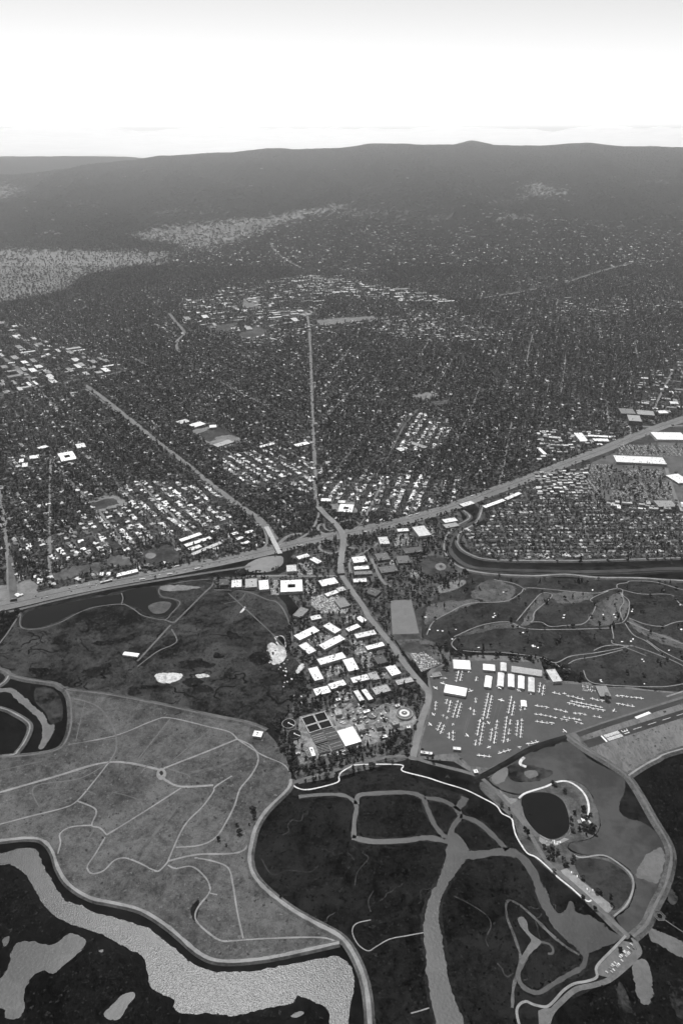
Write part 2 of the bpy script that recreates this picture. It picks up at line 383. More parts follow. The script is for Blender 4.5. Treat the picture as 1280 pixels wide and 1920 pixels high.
EPA = [(905, 945), (1000, 907), (1095, 872), (1100, 935), (1280, 945), (1580, 950), (1580, 1043), (1280, 1045), (1100, 1048), (940, 1050), (890, 1040), (865, 1020), (862, 1000), (900, 985), (915, 965)]
paint(TREE, EPA, .66); paint(HOUSE, EPA, 1.0); paint(BRIGHT, EPA, .5); paint(TREE, [(1098, 880), (1240, 880), (1250, 936), (1100, 930)], .30); paint(TREE, [(1150, 845), (1290, 835), (1290, 852), (1160, 852)], .2)
for q in ([(411, 848), (500, 845), (590, 880), (592, 925), (520, 915), (430, 910)], [(602, 900), (700, 890), (835, 905), (820, 935), (800, 968), (640, 966), (604, 940)],
          [(160, 985), (215, 925), (260, 900), (330, 905), (430, 920), (440, 985), (400, 1000), (340, 1000), (300, 1018), (160, 1022)],
          [(740, 800), (780, 770), (850, 795), (850, 815), (800, 845), (740, 850)], [(20, 1015), (90, 1008), (92, 1030), (25, 1040)], [(98, 1000), (160, 990), (165, 1040), (98, 1060)],
          [(20, 860), (60, 850), (60, 885), (20, 885)], [(150, 975), (300, 930), (310, 1015), (220, 1030), (110, 1045)]):
    paint(TREE, q, .52); paint(HOUSE, q, .95); paint(BRIGHT, q, 1.0)
# denser, greener belts
for q in ([(840, 690), (1000, 640), (1160, 700), (1130, 800), (1000, 840), (900, 900), (840, 880)], [(470, 910), (590, 930), (590, 960), (540, 1000), (505, 985), (470, 950)],
          [(540, 545), (650, 550), (640, 585), (545, 600)], [(680, 480), (900, 470), (860, 555), (720, 525)]):
    paint(TREE, q, 1.0)
# open ground inside the town: (outline, material, label)
OPEN = [
    (VB([(985, 90), (1085, 55), (1150, 95), (1050, 130)]), M_lawn, 'dark school playing field bordered by pale paving'),
    (VB([(940, 75), (985, 62), (1085, 50), (1200, 110), (1190, 140), (1080, 165), (1040, 135), (985, 95)]), M_dirt, 'pale paved school yard around a dark playing field'),
    (VB([(460, 430), (570, 410), (600, 440), (480, 470)]), M_lawn, 'small dark playing field of a neighbourhood school'),
    (VB([(440, 425), (580, 395), (640, 435), (480, 485)]), M_dirt, 'paved yard of the neighbourhood school'),
    (VL([(395, 500), (600, 440), (720, 415), (800, 440), (760, 470), (640, 500), (560, 520), (400, 580)]), M_rough, 'dry open park ground beside the freeway trees'),
    (VL([(790, 400), (900, 360), (970, 380), (1000, 440), (880, 460), (820, 440)]), M_rough, 'mown park ground with a pale infield beside the freeway'),
    (VL([(1060, 330), (1180, 300), (1290, 285), (1400, 400), (1290, 430), (1060, 430)]), M_lawn, 'darker park meadow with a pale sports oval beside the freeway'),
    (VL([(145, 560), (230, 545), (290, 590), (280, 650), (145, 685)]), M_dirt, 'bare dirt yard beside the canal and the freeway'),
    (VL([(-40, 595), (58, 590), (62, 712), (-40, 716)]), M_dirt, 'bare dirt yard on the far bank of the canal'),
    (VI([(440, 150), (500, 120), (590, 130), (610, 190), (540, 205), (470, 190)]), M_dirt, 'paved school yard beside the interchange'),
    (VC([(0, 175), (90, 180), (60, 198), (0, 198)]), M_rough, 'pale sports ground beyond the office blocks'),
    ([(770, 742), (800, 735), (825, 742), (795, 752)], M_dirt, 'small dry park among the leafy streets'),
    ([(805, 752), (840, 748), (842, 758), (815, 762)], M_rough, 'small neighbourhood green among the leafy streets'),
    ([(505, 585), (580, 580), (600, 592), (520, 600)], M_rough, 'pale school track beside the avenue'),
    ([(440, 625), (480, 612), (510, 622), (470, 642)], M_rough, 'dry playing fields by the shopping centre'),
    ([(385, 612), (445, 605), (440, 620), (395, 624)], M_rough, 'grey-green stadium practice fields'),
    ([(590, 600), (700, 592), (705, 600), (600, 612)], M_dirt, 'paved car park strip by the shopping centre'),
    ([(455, 560), (488, 560), (488, 580), (460, 578)], M_dirt, 'pale paved court on the campus')]
for k, (poly, m, lab) in enumerate(OPEN):
    paint(CLEAR, poly, 1)
for k in (1, 0, 3, 2, 4, 5, 6, 7, 8, 9, 10, 11, 12, 13, 14, 15, 16, 17):
    poly, m, lab = OPEN[k]; sheet('open_ground', poly, .12 + (.08 if k in (0, 2) else 0), m, lab, sm=1, jit=2.0)
sheet('sports_oval', VL([(1090, 365), (1115, 347), (1150, 347), (1172, 362), (1150, 385), (1110, 388)]), .3, M_dirt, 'pale bare oval in the darker park meadow')
sheet('infield', VL([(912, 365), (965, 358), (972, 385), (920, 392)]), .3, M_dirt, 'pale ball infield in the mown park', sm=1)

sheet('dry_grassland', [(-300, 501), (0, 501), (130, 501), (235, 501), (160, 517), (110, 545), (60, 556), (0, 566), (-300, 590)], .3, mat('summer_grass', .17, .34, ((200, 1), (60, 1), (15, .8))), 'pale dry grassland with scattered oaks left of the town', jit=8.0)

# ------------------------------------------------------------------ baylands: large regions
SHORE = FWY[:-1]
low = [(x, y + 9) for x, y in FWY]
sheet('baylands', low[:12] + [(905, 950), (862, 1000), (866, 1020), (890, 1042), (940, 1052), (1280, 1048), (1580, 1043), (1700, 1920), (1700, 2500), (-500, 2500), (-500, 1240)], .1, M_marsh, 'dark marsh plain along the shore', sm=1)
BASIN = [(-60, 1235), (0, 1208), (40, 1150), (100, 1130), (230, 1108), (300, 1097), (395, 1080), (402, 1104), (470, 1108), (520, 1116), (545, 1160), (556, 1215), (582, 1262), (575, 1300), (540, 1335), (505, 1365), (465, 1357), (400, 1344), (300, 1322), (200, 1303), (102, 1283), (18, 1266), (-60, 1240)]
sheet('flood_basin_marsh', BASIN, .2, M_basin, 'mottled grey marsh basin between the freeway and the dry landfill park', jit=1.5)
FIELD = [(102, 1284), (200, 1304), (300, 1323), (400, 1345), (465, 1358), (500, 1372), (530, 1410), (546, 1450), (540, 1480), (500, 1520), (480, 1552), (470, 1585), (467, 1612), (475, 1640), (500, 1670), (545, 1705), (590, 1730), (640, 1762), (560, 1788), (500, 1800), (440, 1806), (400, 1803), (368, 1788), (338, 1762), (308, 1737), (265, 1710), (215, 1697), (170, 1687), (130, 1662), (108, 1630), (98, 1600), (84, 1582), (60, 1575), (0, 1580), (-250, 1600), (-250, 1440), (0, 1421), (60, 1417), (105, 1410), (124, 1393), (134, 1360), (132, 1312)]
sheet('grassy_park', FIELD, .2, M_field, 'pale dry grass park crossed by winding tracks', sm=2)
sheet('slough_bank', [(0, 1575), (60, 1570), (88, 1580), (104, 1600), (114, 1632), (138, 1665), (175, 1690), (220, 1700), (270, 1713), (314, 1740), (345, 1766), (372, 1790), (405, 1806), (440, 1810), (500, 1803), (560, 1790), (636, 1770), (668, 1800), (690, 1840), (700, 1930), (700, 2100), (-300, 2100), (-300, 1600)], .25, M_black, 'almost black tidal flat around the bright slough', sm=2)
SLOUGH = [(-200, 1630), (0, 1600), (30, 1592), (60, 1590), (72, 1597), (85, 1625), (100, 1655), (120, 1685), (150, 1697), (180, 1712), (220, 1722), (250, 1730), (285, 1745), (310, 1765), (335, 1785), (360, 1805), (395, 1820), (430, 1823), (470, 1822), (510, 1815), (560, 1805), (600, 1797), (635, 1793), (660, 1815), (664, 1850), (656, 1890), (650, 1980), (640, 2080), (600, 2080), (618, 1930), (613, 1892), (590, 1879), (557, 1866), (550, 1880), (500, 1890), (470, 1897), (440, 1905), (380, 1900), (340, 1900), (325, 1887), (328, 1875), (300, 1862), (281, 1845), (272, 1800), (255, 1785), (215, 1765), (180, 1748), (140, 1735), (110, 1722), (90, 1705), (75, 1685), (55, 1650), (40, 1632), (20, 1622), (0, 1622), (-200, 1660)]
sheet('slough', SLOUGH, .4, M_water, 'bright glittering tidal slough below the grassy park', sm=2, jit=.5)
for i, q in enumerate(([(0, 1835), (25, 1780), (35, 1767), (60, 1765), (90, 1772), (110, 1766), (130, 1750), (150, 1755), (162, 1765), (150, 1785), (120, 1810), (100, 1826), (80, 1820), (55, 1838), (45, 1870), (47, 1890), (35, 1910), (10, 1908), (0, 1890), (-120, 1900), (-100, 1850)], [(195, 1900), (215, 1880), (230, 1865), (250, 1860), (253, 1870), (240, 1885), (225, 1910), (205, 1912)], [(5, 1762), (18, 1755), (16, 1768), (8, 1775)], [(545, 1905), (562, 1896), (570, 1900), (556, 1908)], [(185, 1783), (194, 1780), (192, 1786)])):
    sheet('mudflat', q, .42, M_lagoon, ('large grey mud pool on the black flat', 'small grey mud pool on the black flat', 'tiny mud pool at the edge of the black flat', 'tiny mud pool beside the slough mouth', 'tiny mud pool below the slough bend')[i], jit=2.0)
# slough at the west edge of the field
sheet('inlet_bank', [(18, 1270), (60, 1280), (105, 1287), (128, 1312), (128, 1360), (117, 1390), (95, 1405), (60, 1411), (0, 1416), (-200, 1425), (-200, 1310), (0, 1290)], .25, M_black, 'dark banks around the narrow bright inlet')
sheet('inlet_water', [(-40, 1296), (10, 1290), (25, 1291), (42, 1303), (62, 1323), (82, 1339), (92, 1358), (103, 1359), (98, 1378), (82, 1403), (72, 1402), (79, 1385), (79, 1360), (66, 1341), (48, 1326), (28, 1309), (12, 1297), (-40, 1306)], .4, M_mud, 'narrow pale inlet curving between dark banks', jit=1.0)
sheet('inlet_marsh', [(68, 1290), (100, 1292), (116, 1315), (118, 1345), (108, 1358), (94, 1355), (86, 1336), (66, 1315)], .35, M_basin, 'rounded grey marsh lobe beside the narrow inlet')
# ponds beside the freeway
POND1 = [(55, 1146), (140, 1128), (226, 1114), (229, 1130), (180, 1136), (140, 1149), (105, 1167), (70, 1177), (46, 1176), (41, 1168)]
POND2 = [(232, 1110), (275, 1101), (293, 1103), (298, 1120), (325, 1125), (332, 1134), (320, 1149), (307, 1156), (280, 1153), (256, 1138), (233, 1131)]
sheet('freeway_pond', POND1, .35, M_pond, 'long dark pond along the freeway, west of the path'); sheet('freeway_pond', POND2, .35, M_pond, 'rounded dark pond with a pale islet beside the freeway')
sheet('islet', [(278, 1136), (300, 1128), (322, 1131), (310, 1148), (288, 1150)], .45, M_rough, 'pale grassy islet in the rounded pond')
for q, lab in ((V6([(665, 470), (700, 460), (780, 465), (770, 490), (720, 505), (680, 500)]), 'white salt patch in the middle of the marsh basin'), (V6([(840, 468), (880, 465), (900, 476), (850, 482)]), 'thin white salt streak in the marsh basin'),
           (V6([(1145, 350), (1165, 330), (1190, 345), (1185, 310), (1215, 303), (1222, 350), (1225, 395), (1195, 422), (1170, 410)]), 'broad white dried patch at the marsh edge by the office park'), (V3([(240, 630), (270, 590), (290, 600), (265, 640), (245, 648)]), 'small white dried patch beside the office moat'), (V6([(1040, 200), (1052, 180), (1046, 178), (1028, 202)]), 'narrow white pool in the upper marsh'),
           (V3([(80, 570), (120, 590), (100, 596)]), 'pale chip of salt by the marsh edge'), (V3([(110, 430), (150, 425), (175, 450), (178, 490), (150, 480), (125, 455)]), 'upper lobe of the dried patch by the office moat'), (V6([(690, 90), (790, 85), (860, 95), (780, 108), (700, 108)]), 'pale dry flat beside the freeway pond')):
    sheet('salt_patch', q, .45, M_dirt if 'dry flat' in lab else M_mudlight, lab, jit=1.5)
# scattered pale chips along the basin's edge towards the plant
for k in range(26):
    t = random.random(); x = 505 + t * 60 + random.gauss(0, 6); y = 1215 + t * 100 + random.gauss(0, 8); r = random.uniform(1, 2.6)
    sheet('salt_patch', [(x - r, y), (x, y - r * .6), (x + r, y), (x + .3 * r, y + r)], .45, M_mudlight, 'small pale salt chip strewn along the marsh edge toward the treatment works', sm=2)
# dark tidal creeks in the basin
for k in range(34):
    x, y = random.uniform(20, 540), random.uniform(1180, 1335)
    if y > 1283 + (x - 102) * .19: continue
    pts = [(x, y)]; a = random.uniform(0, 6.3)
    for _ in range(9):
        a += random.gauss(0, .9); x += 9 * math.cos(a); y += 4.2 * math.sin(a); pts.append((x, y))
    road('tidal_creek', pts, random.uniform(2, 5), .3, M_black, 'thin dark creek winding through the mottled marsh basin')
for k in range(18):
    x, y = random.uniform(40, 520), random.uniform(1190, 1320)
    if y > 1275 + (x - 102) * .19: continue
    rx, ry = random.uniform(12, 38), random.uniform(5, 13)
    sheet('dark_pool', [(x + rx * random.uniform(.5, 1.1) * math.cos(a), y + ry * random.uniform(.5, 1.1) * math.sin(a)) for a in np.linspace(0, 6.28, 11)[:-1]], .24, M_marsh, 'dark wet hollow in the mottled marsh basin', jit=2.5)

# central tidal marsh
sheet('tidal_marsh', [(555, 1485), (600, 1480), (640, 1470), (680, 1452), (750, 1450), (800, 1468), (870, 1488), (930, 1520), (955, 1545), (970, 1585), (1000, 1615), (1060, 1668), (1110, 1705), (1172, 1762), (1115, 1820), (1060, 1850), (1010, 1880), (965, 1890), (960, 1990), (700, 1990), (695, 1850), (665, 1785), (640, 1755), (590, 1722), (545, 1695), (505, 1660), (485, 1625), (484, 1580), (505, 1540), (530, 1505)], .2, M_marsh, 'dark tidal marsh cut by branching grey channels', sm=2)
CH = lambda pts, w, lab: (road('channel_bank', pts, w + 9, .29, M_bank, 'dark muddy bank of the ' + lab, 5, .15)) and road('tidal_channel', pts, w, .34, M_channel, lab, 5, .12)
sheet('tidal_channel', [(838, 1570), (836, 1600), (826, 1640), (808, 1675), (798, 1705), (793, 1745), (798, 1790), (803, 1850), (813, 1900), (835, 1990), (905, 1990), (868, 1910), (846, 1860), (834, 1800), (826, 1750), (822, 1705), (832, 1672), (852, 1640), (872, 1612), (880, 1598), (868, 1575), (850, 1560)], .36, M_channel, 'broad pale main channel running down through the tidal marsh', jit=1.2)
for side in ([(838, 1570), (836, 1600), (826, 1640), (808, 1675), (798, 1705), (793, 1745), (798, 1790), (803, 1850), (813, 1900), (835, 1990)], [(905, 1990), (868, 1910), (846, 1860), (834, 1800), (826, 1750), (822, 1705), (832, 1672), (852, 1640), (872, 1612)]):
    road('channel_bank', side, 13, .3, M_bank, 'dark muddy bank of the broad main channel', 6, .2)
for k in range(32):
    x, y = random.uniform(500, 1080), random.uniform(1500, 1900)
    if y < 1490 + abs(x - 740) * .35 or (x < 700 and y > 1640 + (x - 500) * .85) or x > 960 + (1760 - y) * -.1 and y < 1620 + (x - 960) * .9: continue
    pts = [(x, y)]; a = random.uniform(0, 6.3)
    for _ in range(random.randint(5, 12)):
        a += random.gauss(0, .8); x += 8 * math.cos(a); y += 6 * math.sin(a); pts.append((x, y))
    road('marsh_creek', pts, random.uniform(1.0, 2.4), .27, M_basin if k % 3 else M_black, 'hair-thin creek winding through the dark tidal marsh', 5, .25)
CH([(660, 1570), (700, 1578), (760, 1576), (800, 1571), (840, 1578)], 13, 'grey channel closing the loop below the rounded marsh island')
CH([(663, 1572), (664, 1540), (668, 1512), (655, 1496), (635, 1490), (600, 1490), (560, 1494)], 9, 'grey channel along the upper left of the tidal marsh')
CH([(668, 1508), (672, 1492), (700, 1488), (760, 1486), (790, 1494), (800, 1515), (815, 1548), (836, 1572)], 11, 'grey channel arching over the rounded marsh island')
CH([(795, 1496), (825, 1500), (850, 1512), (862, 1530), (850, 1548), (842, 1568)], 10, 'grey channel round the small triangular marsh island')
CH([(855, 1518), (866, 1505), (872, 1495)], 16, 'short blunt channel end by the boardwalk')
CH([(862, 1530), (895, 1542), (925, 1568), (950, 1594)], 11, 'grey channel along the inner bank of the marsh road')
CH([(865, 1606), (900, 1602), (945, 1597), (975, 1606), (998, 1635), (1010, 1665), (1020, 1695), (1045, 1728), (1070, 1745)], 17, 'curving channel leading to the broad mudflat')
sheet('mudflat', [(1008, 1670), (1022, 1665), (1030, 1690), (1045, 1712), (1060, 1706), (1066, 1690), (1074, 1693), (1080, 1710), (1110, 1720), (1150, 1748), (1165, 1760), (1122, 1780), (1098, 1790), (1097, 1803), (1085, 1783), (1060, 1762), (1035, 1735), (1018, 1705)], .38, M_channel, 'broad grey mudflat pool at the marsh end', jit=1.5)
CH([(1098, 1786), (1092, 1812), (1065, 1828), (1035, 1846), (1010, 1861), (988, 1856), (974, 1842), (971, 1822), (984, 1797), (996, 1772)], 8, 'narrow grey channel looping round the dark marsh knoll')
sheet('mudflat', [(970, 1722), (980, 1719), (988, 1730), (990, 1745), (1002, 1756), (1014, 1765), (1008, 1775), (992, 1790), (980, 1808), (974, 1800), (988, 1775), (995, 1762), (984, 1748), (974, 1735)], .38, M_mud, 'pale tongue of mud in the curl of the marsh', jit=1.0)
CH([(1012, 1766), (1028, 1770), (1036, 1780), (1034, 1788), (1026, 1788)], 4, 'hooked trickle at the end of the mud tongue')
road('creek', [(793, 1749), (760, 1755), (730, 1761), (705, 1775), (690, 1783), (672, 1772), (661, 1752), (662, 1738), (672, 1730), (695, 1725)], 2.0, .36, M_path, 'thin bright creek joining the main channel')
road('creek', [(804, 1890), (785, 1896), (770, 1900)], 2.2, .36, M_path, 'short bright creek stub low on the main channel')
for i, p in enumerate(([(960, 1890), (962, 1850), (975, 1800), (965, 1760), (950, 1720), (950, 1690), (970, 1695), (1000, 1720), (1030, 1750), (1060, 1775), (1085, 1790)], [(850, 1680), (880, 1695), (910, 1715), (920, 1735), (910, 1760), (915, 1775)], [(660, 1585), (680, 1600), (690, 1610), (670, 1635), (665, 1660)], [(700, 1670), (690, 1690), (695, 1710)], [(490, 1610), (510, 1640), (540, 1632), (580, 1635), (598, 1622)])):
    road('old_creek', p, (5, 2, 2, 2, 2)[i], .3, M_rough if i in (0,) else M_basin, ('faint grey bank line curling round the dark marsh knoll', 'faint creek right of the main channel', 'faint creek in the rounded marsh', 'faint creek stub in the wide marsh', 'faint creek near the marsh road')[i], 5, .2)
sheet('marsh_band', [(625, 1468), (680, 1452), (750, 1451), (800, 1470), (868, 1490), (862, 1500), (800, 1488), (700, 1482), (640, 1484), (580, 1484)], .26, M_bank, 'darkest band of marsh under the pale trail', sm=2)

# right-hand lagoon, duck pond, outer marsh
sheet('outer_flat', [(1180, 1462), (1230, 1432), (1290, 1410), (1600, 1380), (1700, 1950), (1030, 1990), (1025, 1920), (1060, 1880), (1130, 1845), (1200, 1790), (1190, 1760), (1215, 1735), (1250, 1660), (1262, 1610), (1255, 1580), (1228, 1538), (1198, 1490)], .22, M_black, 'black outer marsh beyond the curving levee', sm=2)
LAGOON = [(918, 1457), (950, 1435), (975, 1416), (1010, 1406), (1062, 1391), (1080, 1396), (1100, 1420), (1130, 1437), (1160, 1452), (1170, 1462), (1170, 1485), (1163, 1500), (1161, 1522), (1180, 1536), (1200, 1540), (1228, 1558), (1243, 1585), (1246, 1620), (1235, 1660), (1218, 1692), (1205, 1730), (1188, 1750), (1178, 1750), (1155, 1722), (1178, 1702), (1190, 1668), (1187, 1640), (1165, 1619), (1140, 1607), (1110, 1604), (1085, 1600), (1066, 1590), (1070, 1580), (1092, 1577), (1112, 1570), (1124, 1552), (1120, 1520), (1107, 1488), (1096, 1474), (1075, 1463), (1050, 1463), (1010, 1476), (975, 1488), (945, 1482), (922, 1468)]
sheet('lagoon', LAGOON, .35, M_lagoon, 'wide smooth grey lagoon between the airport and the curving levee', jit=1.0)
sheet('lagoon_shallow', [(1190, 1640), (1215, 1600), (1240, 1590), (1244, 1620), (1233, 1655), (1210, 1650)], .37, M_mud, 'lighter shallow mud at the lagoon edge', jit=1.5)
sheet('marsh_islet', [(948, 1443), (962, 1432), (985, 1432), (1012, 1440), (1035, 1446), (1028, 1457), (990, 1466), (960, 1463)], .45, M_basin, 'dark marsh islet in the lagoon below the airport', jit=1.5)
sheet('mudflat', [(982, 1448), (1002, 1444), (1008, 1454), (990, 1459)], .5, M_mud, 'pale wet heart of the lagoon islet', jit=1.0)
sheet('mudflat', [(920, 1458), (940, 1440), (952, 1442), (946, 1462), (930, 1470)], .5, M_mud, 'pale mud corner of the lagoon below the airport', jit=1.0)
road('sandbar', [(982, 1420), (975, 1428), (976, 1434), (986, 1438)], 7, .5, M_mudlight, 'small bright hooked sandbar in the lagoon')
DUCK = [(980, 1493), (1000, 1486), (1030, 1487), (1053, 1500), (1064, 1525), (1066, 1553), (1052, 1568), (1032, 1573), (1008, 1562), (986, 1536), (977, 1510)]
sheet('pond_park', [(945, 1485), (975, 1490), (1010, 1476), (1050, 1463), (1075, 1464), (1096, 1475), (1107, 1490), (1120, 1520), (1123, 1550), (1110, 1569), (1088, 1576), (1068, 1580), (1064, 1592), (1085, 1602), (1140, 1609), (1164, 1620), (1186, 1641), (1188, 1668), (1176, 1701), (1150, 1722), (1180, 1752), (1165, 1758), (1105, 1700), (1060, 1660), (1005, 1612), (975, 1580), (962, 1540), (930, 1508), (900, 1480), (905, 1465)], .3, M_rough, 'park land around the oval duck pond and along the marsh road')
sheet('duck_pond', DUCK, .5, M_pond, 'oval black duck pond ringed by a pale path')
sheet('dark_meadow', [(1078, 1612), (1120, 1610), (1150, 1620), (1178, 1642), (1183, 1668), (1168, 1695), (1148, 1706), (1115, 1672), (1085, 1640)], .36, M_golf, 'dark meadow inside the looping lagoon trail')
sheet('gravel_lot', [(1050, 1632), (1062, 1628), (1082, 1645), (1110, 1668), (1150, 1700), (1140, 1712), (1118, 1702), (1090, 1675), (1065, 1655)], .42, M_path, 'long pale gravel car park beside the marsh road', sm=1)
sheet('paved_lot', VD([(375, 420), (470, 470), (530, 440), (560, 450), (480, 490), (400, 490), (370, 460)]), .42, M_path, 'pale car park at the foot of the duck pond', sm=1)
sheet('paved_lot', VD([(180, 235), (245, 200), (265, 250), (330, 370), (370, 430), (350, 440), (280, 350), (220, 270)]), .42, M_faint, 'pale promenade along the duck pond bank', sm=1)
sheet('sand_spit', VD([(118, 135), (180, 190), (240, 195), (200, 235), (170, 215), (125, 170)]), .4, M_dirt, 'pale spit between the road and the lagoon', sm=1)
for q, lab in ((VD([(1060, 1010), (1100, 1020), (1200, 1060), (1290, 1110), (1290, 1200), (1180, 1150), (1120, 1110), (1075, 1090)]), 'grey reef of mud and wrack beyond the viewing platform'), (V2([(1040, 880), (1075, 940), (1100, 1040), (1060, 1040), (1035, 960)]), 'grey mud streak below the small car park'), (V2([(1230, 900), (1290, 880), (1290, 1040), (1240, 980)]), 'grey mud bank in the corner of the outer marsh'), (VD([(1170, 760), (1215, 770), (1245, 830), (1215, 865), (1180, 830)]), 'oval grey pool in the black outer marsh'), (V2([(1090, 810), (1140, 800), (1165, 880), (1160, 960), (1120, 960), (1095, 880)]), 'dim mud flat between the car park and the reef')):
    sheet('mudflat', q, .4, M_mud if 'reef' in lab else M_basin, lab, jit=3.0)

# golf course, airfield, office park, works
GOLF = [(795, 1196), (783, 1150), (800, 1125), (830, 1108), (880, 1076), (940, 1080), (1000, 1083), (1280, 1090), (1580, 1100), (1580, 1300), (1280, 1298), (1180, 1288), (1110, 1284), (1060, 1246), (1000, 1228), (930, 1222), (855, 1216), (830, 1208)]
sheet('golf_course', GOLF, .2, M_golf, 'dark golf course crossed by pale cart paths', sm=2)
for q, lab in ((V5([(310, 800), (390, 790), (480, 830), (430, 890), (320, 890), (260, 860)]), 'pale mown rough by the practice greens'), (V5([(500, 1000), (560, 900), (600, 855), (640, 860), (610, 900), (570, 940), (560, 985), (530, 1005)]), 'pale wedge between forking cart paths'), (V5([(830, 1000), (860, 910), (960, 850), (990, 860), (975, 960), (930, 1000)]), 'pale rough on the sunny fairway'), (V5([(990, 880), (1020, 900), (1000, 960), (975, 985), (960, 985), (985, 930)]), 'pale narrow wedge near the path crossing'), (V5([(200, 1050), (330, 1005), (450, 990), (500, 1015), (380, 1020), (260, 1050)]), 'pale strip along the lower cart path'), (V5([(650, 850), (830, 850), (830, 880), (700, 900)]), 'pale belt under the levee path'), (V5([(1020, 970), (1100, 1020), (1280, 1090), (1280, 1120), (1150, 1080), (1040, 1020)]), 'pale strip on the outer fairway'), (V5([(80, 900), (300, 880), (300, 895), (160, 940), (60, 1000), (40, 980)]), 'pale belt above the curving cart path')):
    sheet('golf_rough', q, .28, M_rough, lab, jit=2.0)
AIRF = [(800, 1262), (812, 1250), (850, 1233), (900, 1228), (1010, 1233), (1025, 1275), (1100, 1279), (1180, 1288), (1280, 1298), (1580, 1302), (1580, 1350), (1280, 1400), (1230, 1420), (1175, 1450), (1135, 1428), (1100, 1405), (1070, 1385), (1060, 1384), (1010, 1402), (955, 1432), (915, 1458), (890, 1452), (850, 1428), (782, 1422), (786, 1390), (803, 1330), (803, 1290)]
sheet('airfield', AIRF, .2, M_field2, 'pale grass airfield around the runway', sm=1)
APRON = [(804, 1270), (820, 1252), (860, 1240), (930, 1238), (1010, 1242), (1022, 1280), (1100, 1284), (1180, 1292), (1280, 1302), (1580, 1305), (1580, 1225 + 80), (1280, 1312), (1120, 1358), (1060, 1378), (1000, 1398), (945, 1428), (915, 1440), (880, 1436), (855, 1412), (786, 1418), (790, 1388), (806, 1335), (810, 1295)]
sheet('apron', APRON, .3, M_asphalt, 'grey airport apron with rows of parked light airplanes', sm=1)
road('taxiway', [(1082, 1378), (1140, 1358), (1280, 1314), (1580, 1222)], 14, .36, M_runway, 'dark taxiway strip beside the runway', 1)
road('runway', [(1098, 1396), (1132, 1385), (1280, 1338), (1580, 1243)], 23, .36, M_runway, 'dark runway with a white painted threshold', 1)
OFFICE = [(400, 1082), (520, 1080), (560, 1050), (640, 1075), (700, 1060), (730, 1080), (740, 1110), (735, 1150), (735, 1195), (770, 1250), (800, 1290), (803, 1310), (790, 1350), (775, 1400), (760, 1425), (640, 1455), (560, 1470), (545, 1440), (520, 1395), (535, 1345), (560, 1310), (575, 1275), (565, 1250), (540, 1215), (543, 1180), (560, 1140), (540, 1115), (470, 1106), (402, 1102)]
sheet('office_park_ground', OFFICE, .24, M_park, 'paved and planted ground of the office park', sm=1)
sheet('roadside_ground', [(640, 1000), (700, 990), (800, 968), (860, 955), (870, 985), (845, 1010), (840, 1045), (870, 1070), (880, 1080), (830, 1110), (790, 1140), (790, 1195), (840, 1215), (850, 1235), (810, 1255), (770, 1240), (735, 1190), (730, 1110), (680, 1110), (640, 1075), (560, 1050), (545, 1045), (560, 1025)], .22, M_park, 'planted ground between the freeway, the creek and the golf course', sm=1)
PLANT = VP([(245, 255), (440, 205), (480, 165), (620, 150), (760, 210), (900, 150), (1000, 150), (1090, 210), (1130, 280), (1090, 340), (940, 370), (880, 440), (700, 480), (580, 510), (400, 560), (260, 640), (200, 450), (240, 340)])
sheet('works_yard', PLANT, .3, M_yard, 'cluttered pale yard of the water treatment works', sm=1)
sheet('soccer_field', V3([(805, 210), (930, 205), (977, 408), (817, 414)]), .34, mat('synthetic_turf', .21, .25, ((30, 1), (4, .6))), 'pale rectangular sports pitch beside the golf course', sm=1)
sheet('pitch_surround', V3([(790, 200), (940, 195), (1000, 250), (985, 440), (810, 450)]), .3, M_lawn, 'dark turf round the pale sports pitch', sm=1)
sheet('ball_field', VI([(965, 520), (1030, 455), (1120, 465), (1150, 520), (1180, 545), (1050, 580), (1000, 560)]), .3, M_lawn, 'baseball outfield beside the creek levee', sm=2)
sheet('infield', VI([(1072, 520), (1085, 502), (1115, 498), (1138, 515), (1130, 535), (1095, 542)]), .36, M_dirt, 'pale baseball infield beside the creek levee')
sheet('infield', VI([(1093, 515), (1110, 510), (1122, 520), (1108, 530)]), .42, M_lawn, 'small dark diamond of grass inside the baseball infield', sm=1)
sheet('open_ground', VI([(1040, 450), (1060, 395), (1130, 385), (1140, 440), (1120, 460)]), .3, M_rough, 'dry grass plot between the levee and the ball field', sm=1)
sheet('open_ground', VI([(1080, 650), (1130, 620), (1240, 600), (1255, 620), (1200, 655), (1110, 678)]), .3, M_dirt, 'pale oval practice ground beside the golf course')
sheet('open_ground', V3([(860, 480), (970, 460), (1010, 525), (900, 520)]), .3, M_lawn, 'dark lawn by the golf clubhouse turn')
sheet('office_car_park', V3([(330, 190), (470, 160), (560, 260), (540, 290), (390, 290), (330, 240)]), .3, M_dirt, 'packed car dealer lot at the head of the office park', sm=1)
sheet('office_car_park', V3([(920, 530), (1000, 520), (1110, 590), (1060, 610), (990, 640)]), .3, M_dirt, 'clubhouse car park beside the road', sm=1)
sheet('office_car_park', VI([(900, 580), (945, 530), (1000, 570), (1035, 595), (1010, 605)]), .3, M_dirt, 'ball field car park', sm=1)
sheet('dirt_lot', VI([(-10, 480), (60, 460), (150, 455), (165, 480), (155, 510), (100, 545), (30, 555), (-40, 550), (-70, 520)]), .3, M_freeway, 'round bare lot below the flyover', sm=2)
EP_GROUND = [(905, 948), (1000, 909), (1095, 874), (1150, 850), (1235, 825), (1580, 740), (1580, 1043), (1280, 1046), (1100, 1049), (940, 1051), (890, 1041), (866, 1020), (863, 1000), (900, 986), (916, 965)]
sheet('east_side_ground', EP_GROUND, .14, M_city, 'built-up ground between the freeway and the creek', sm=1)
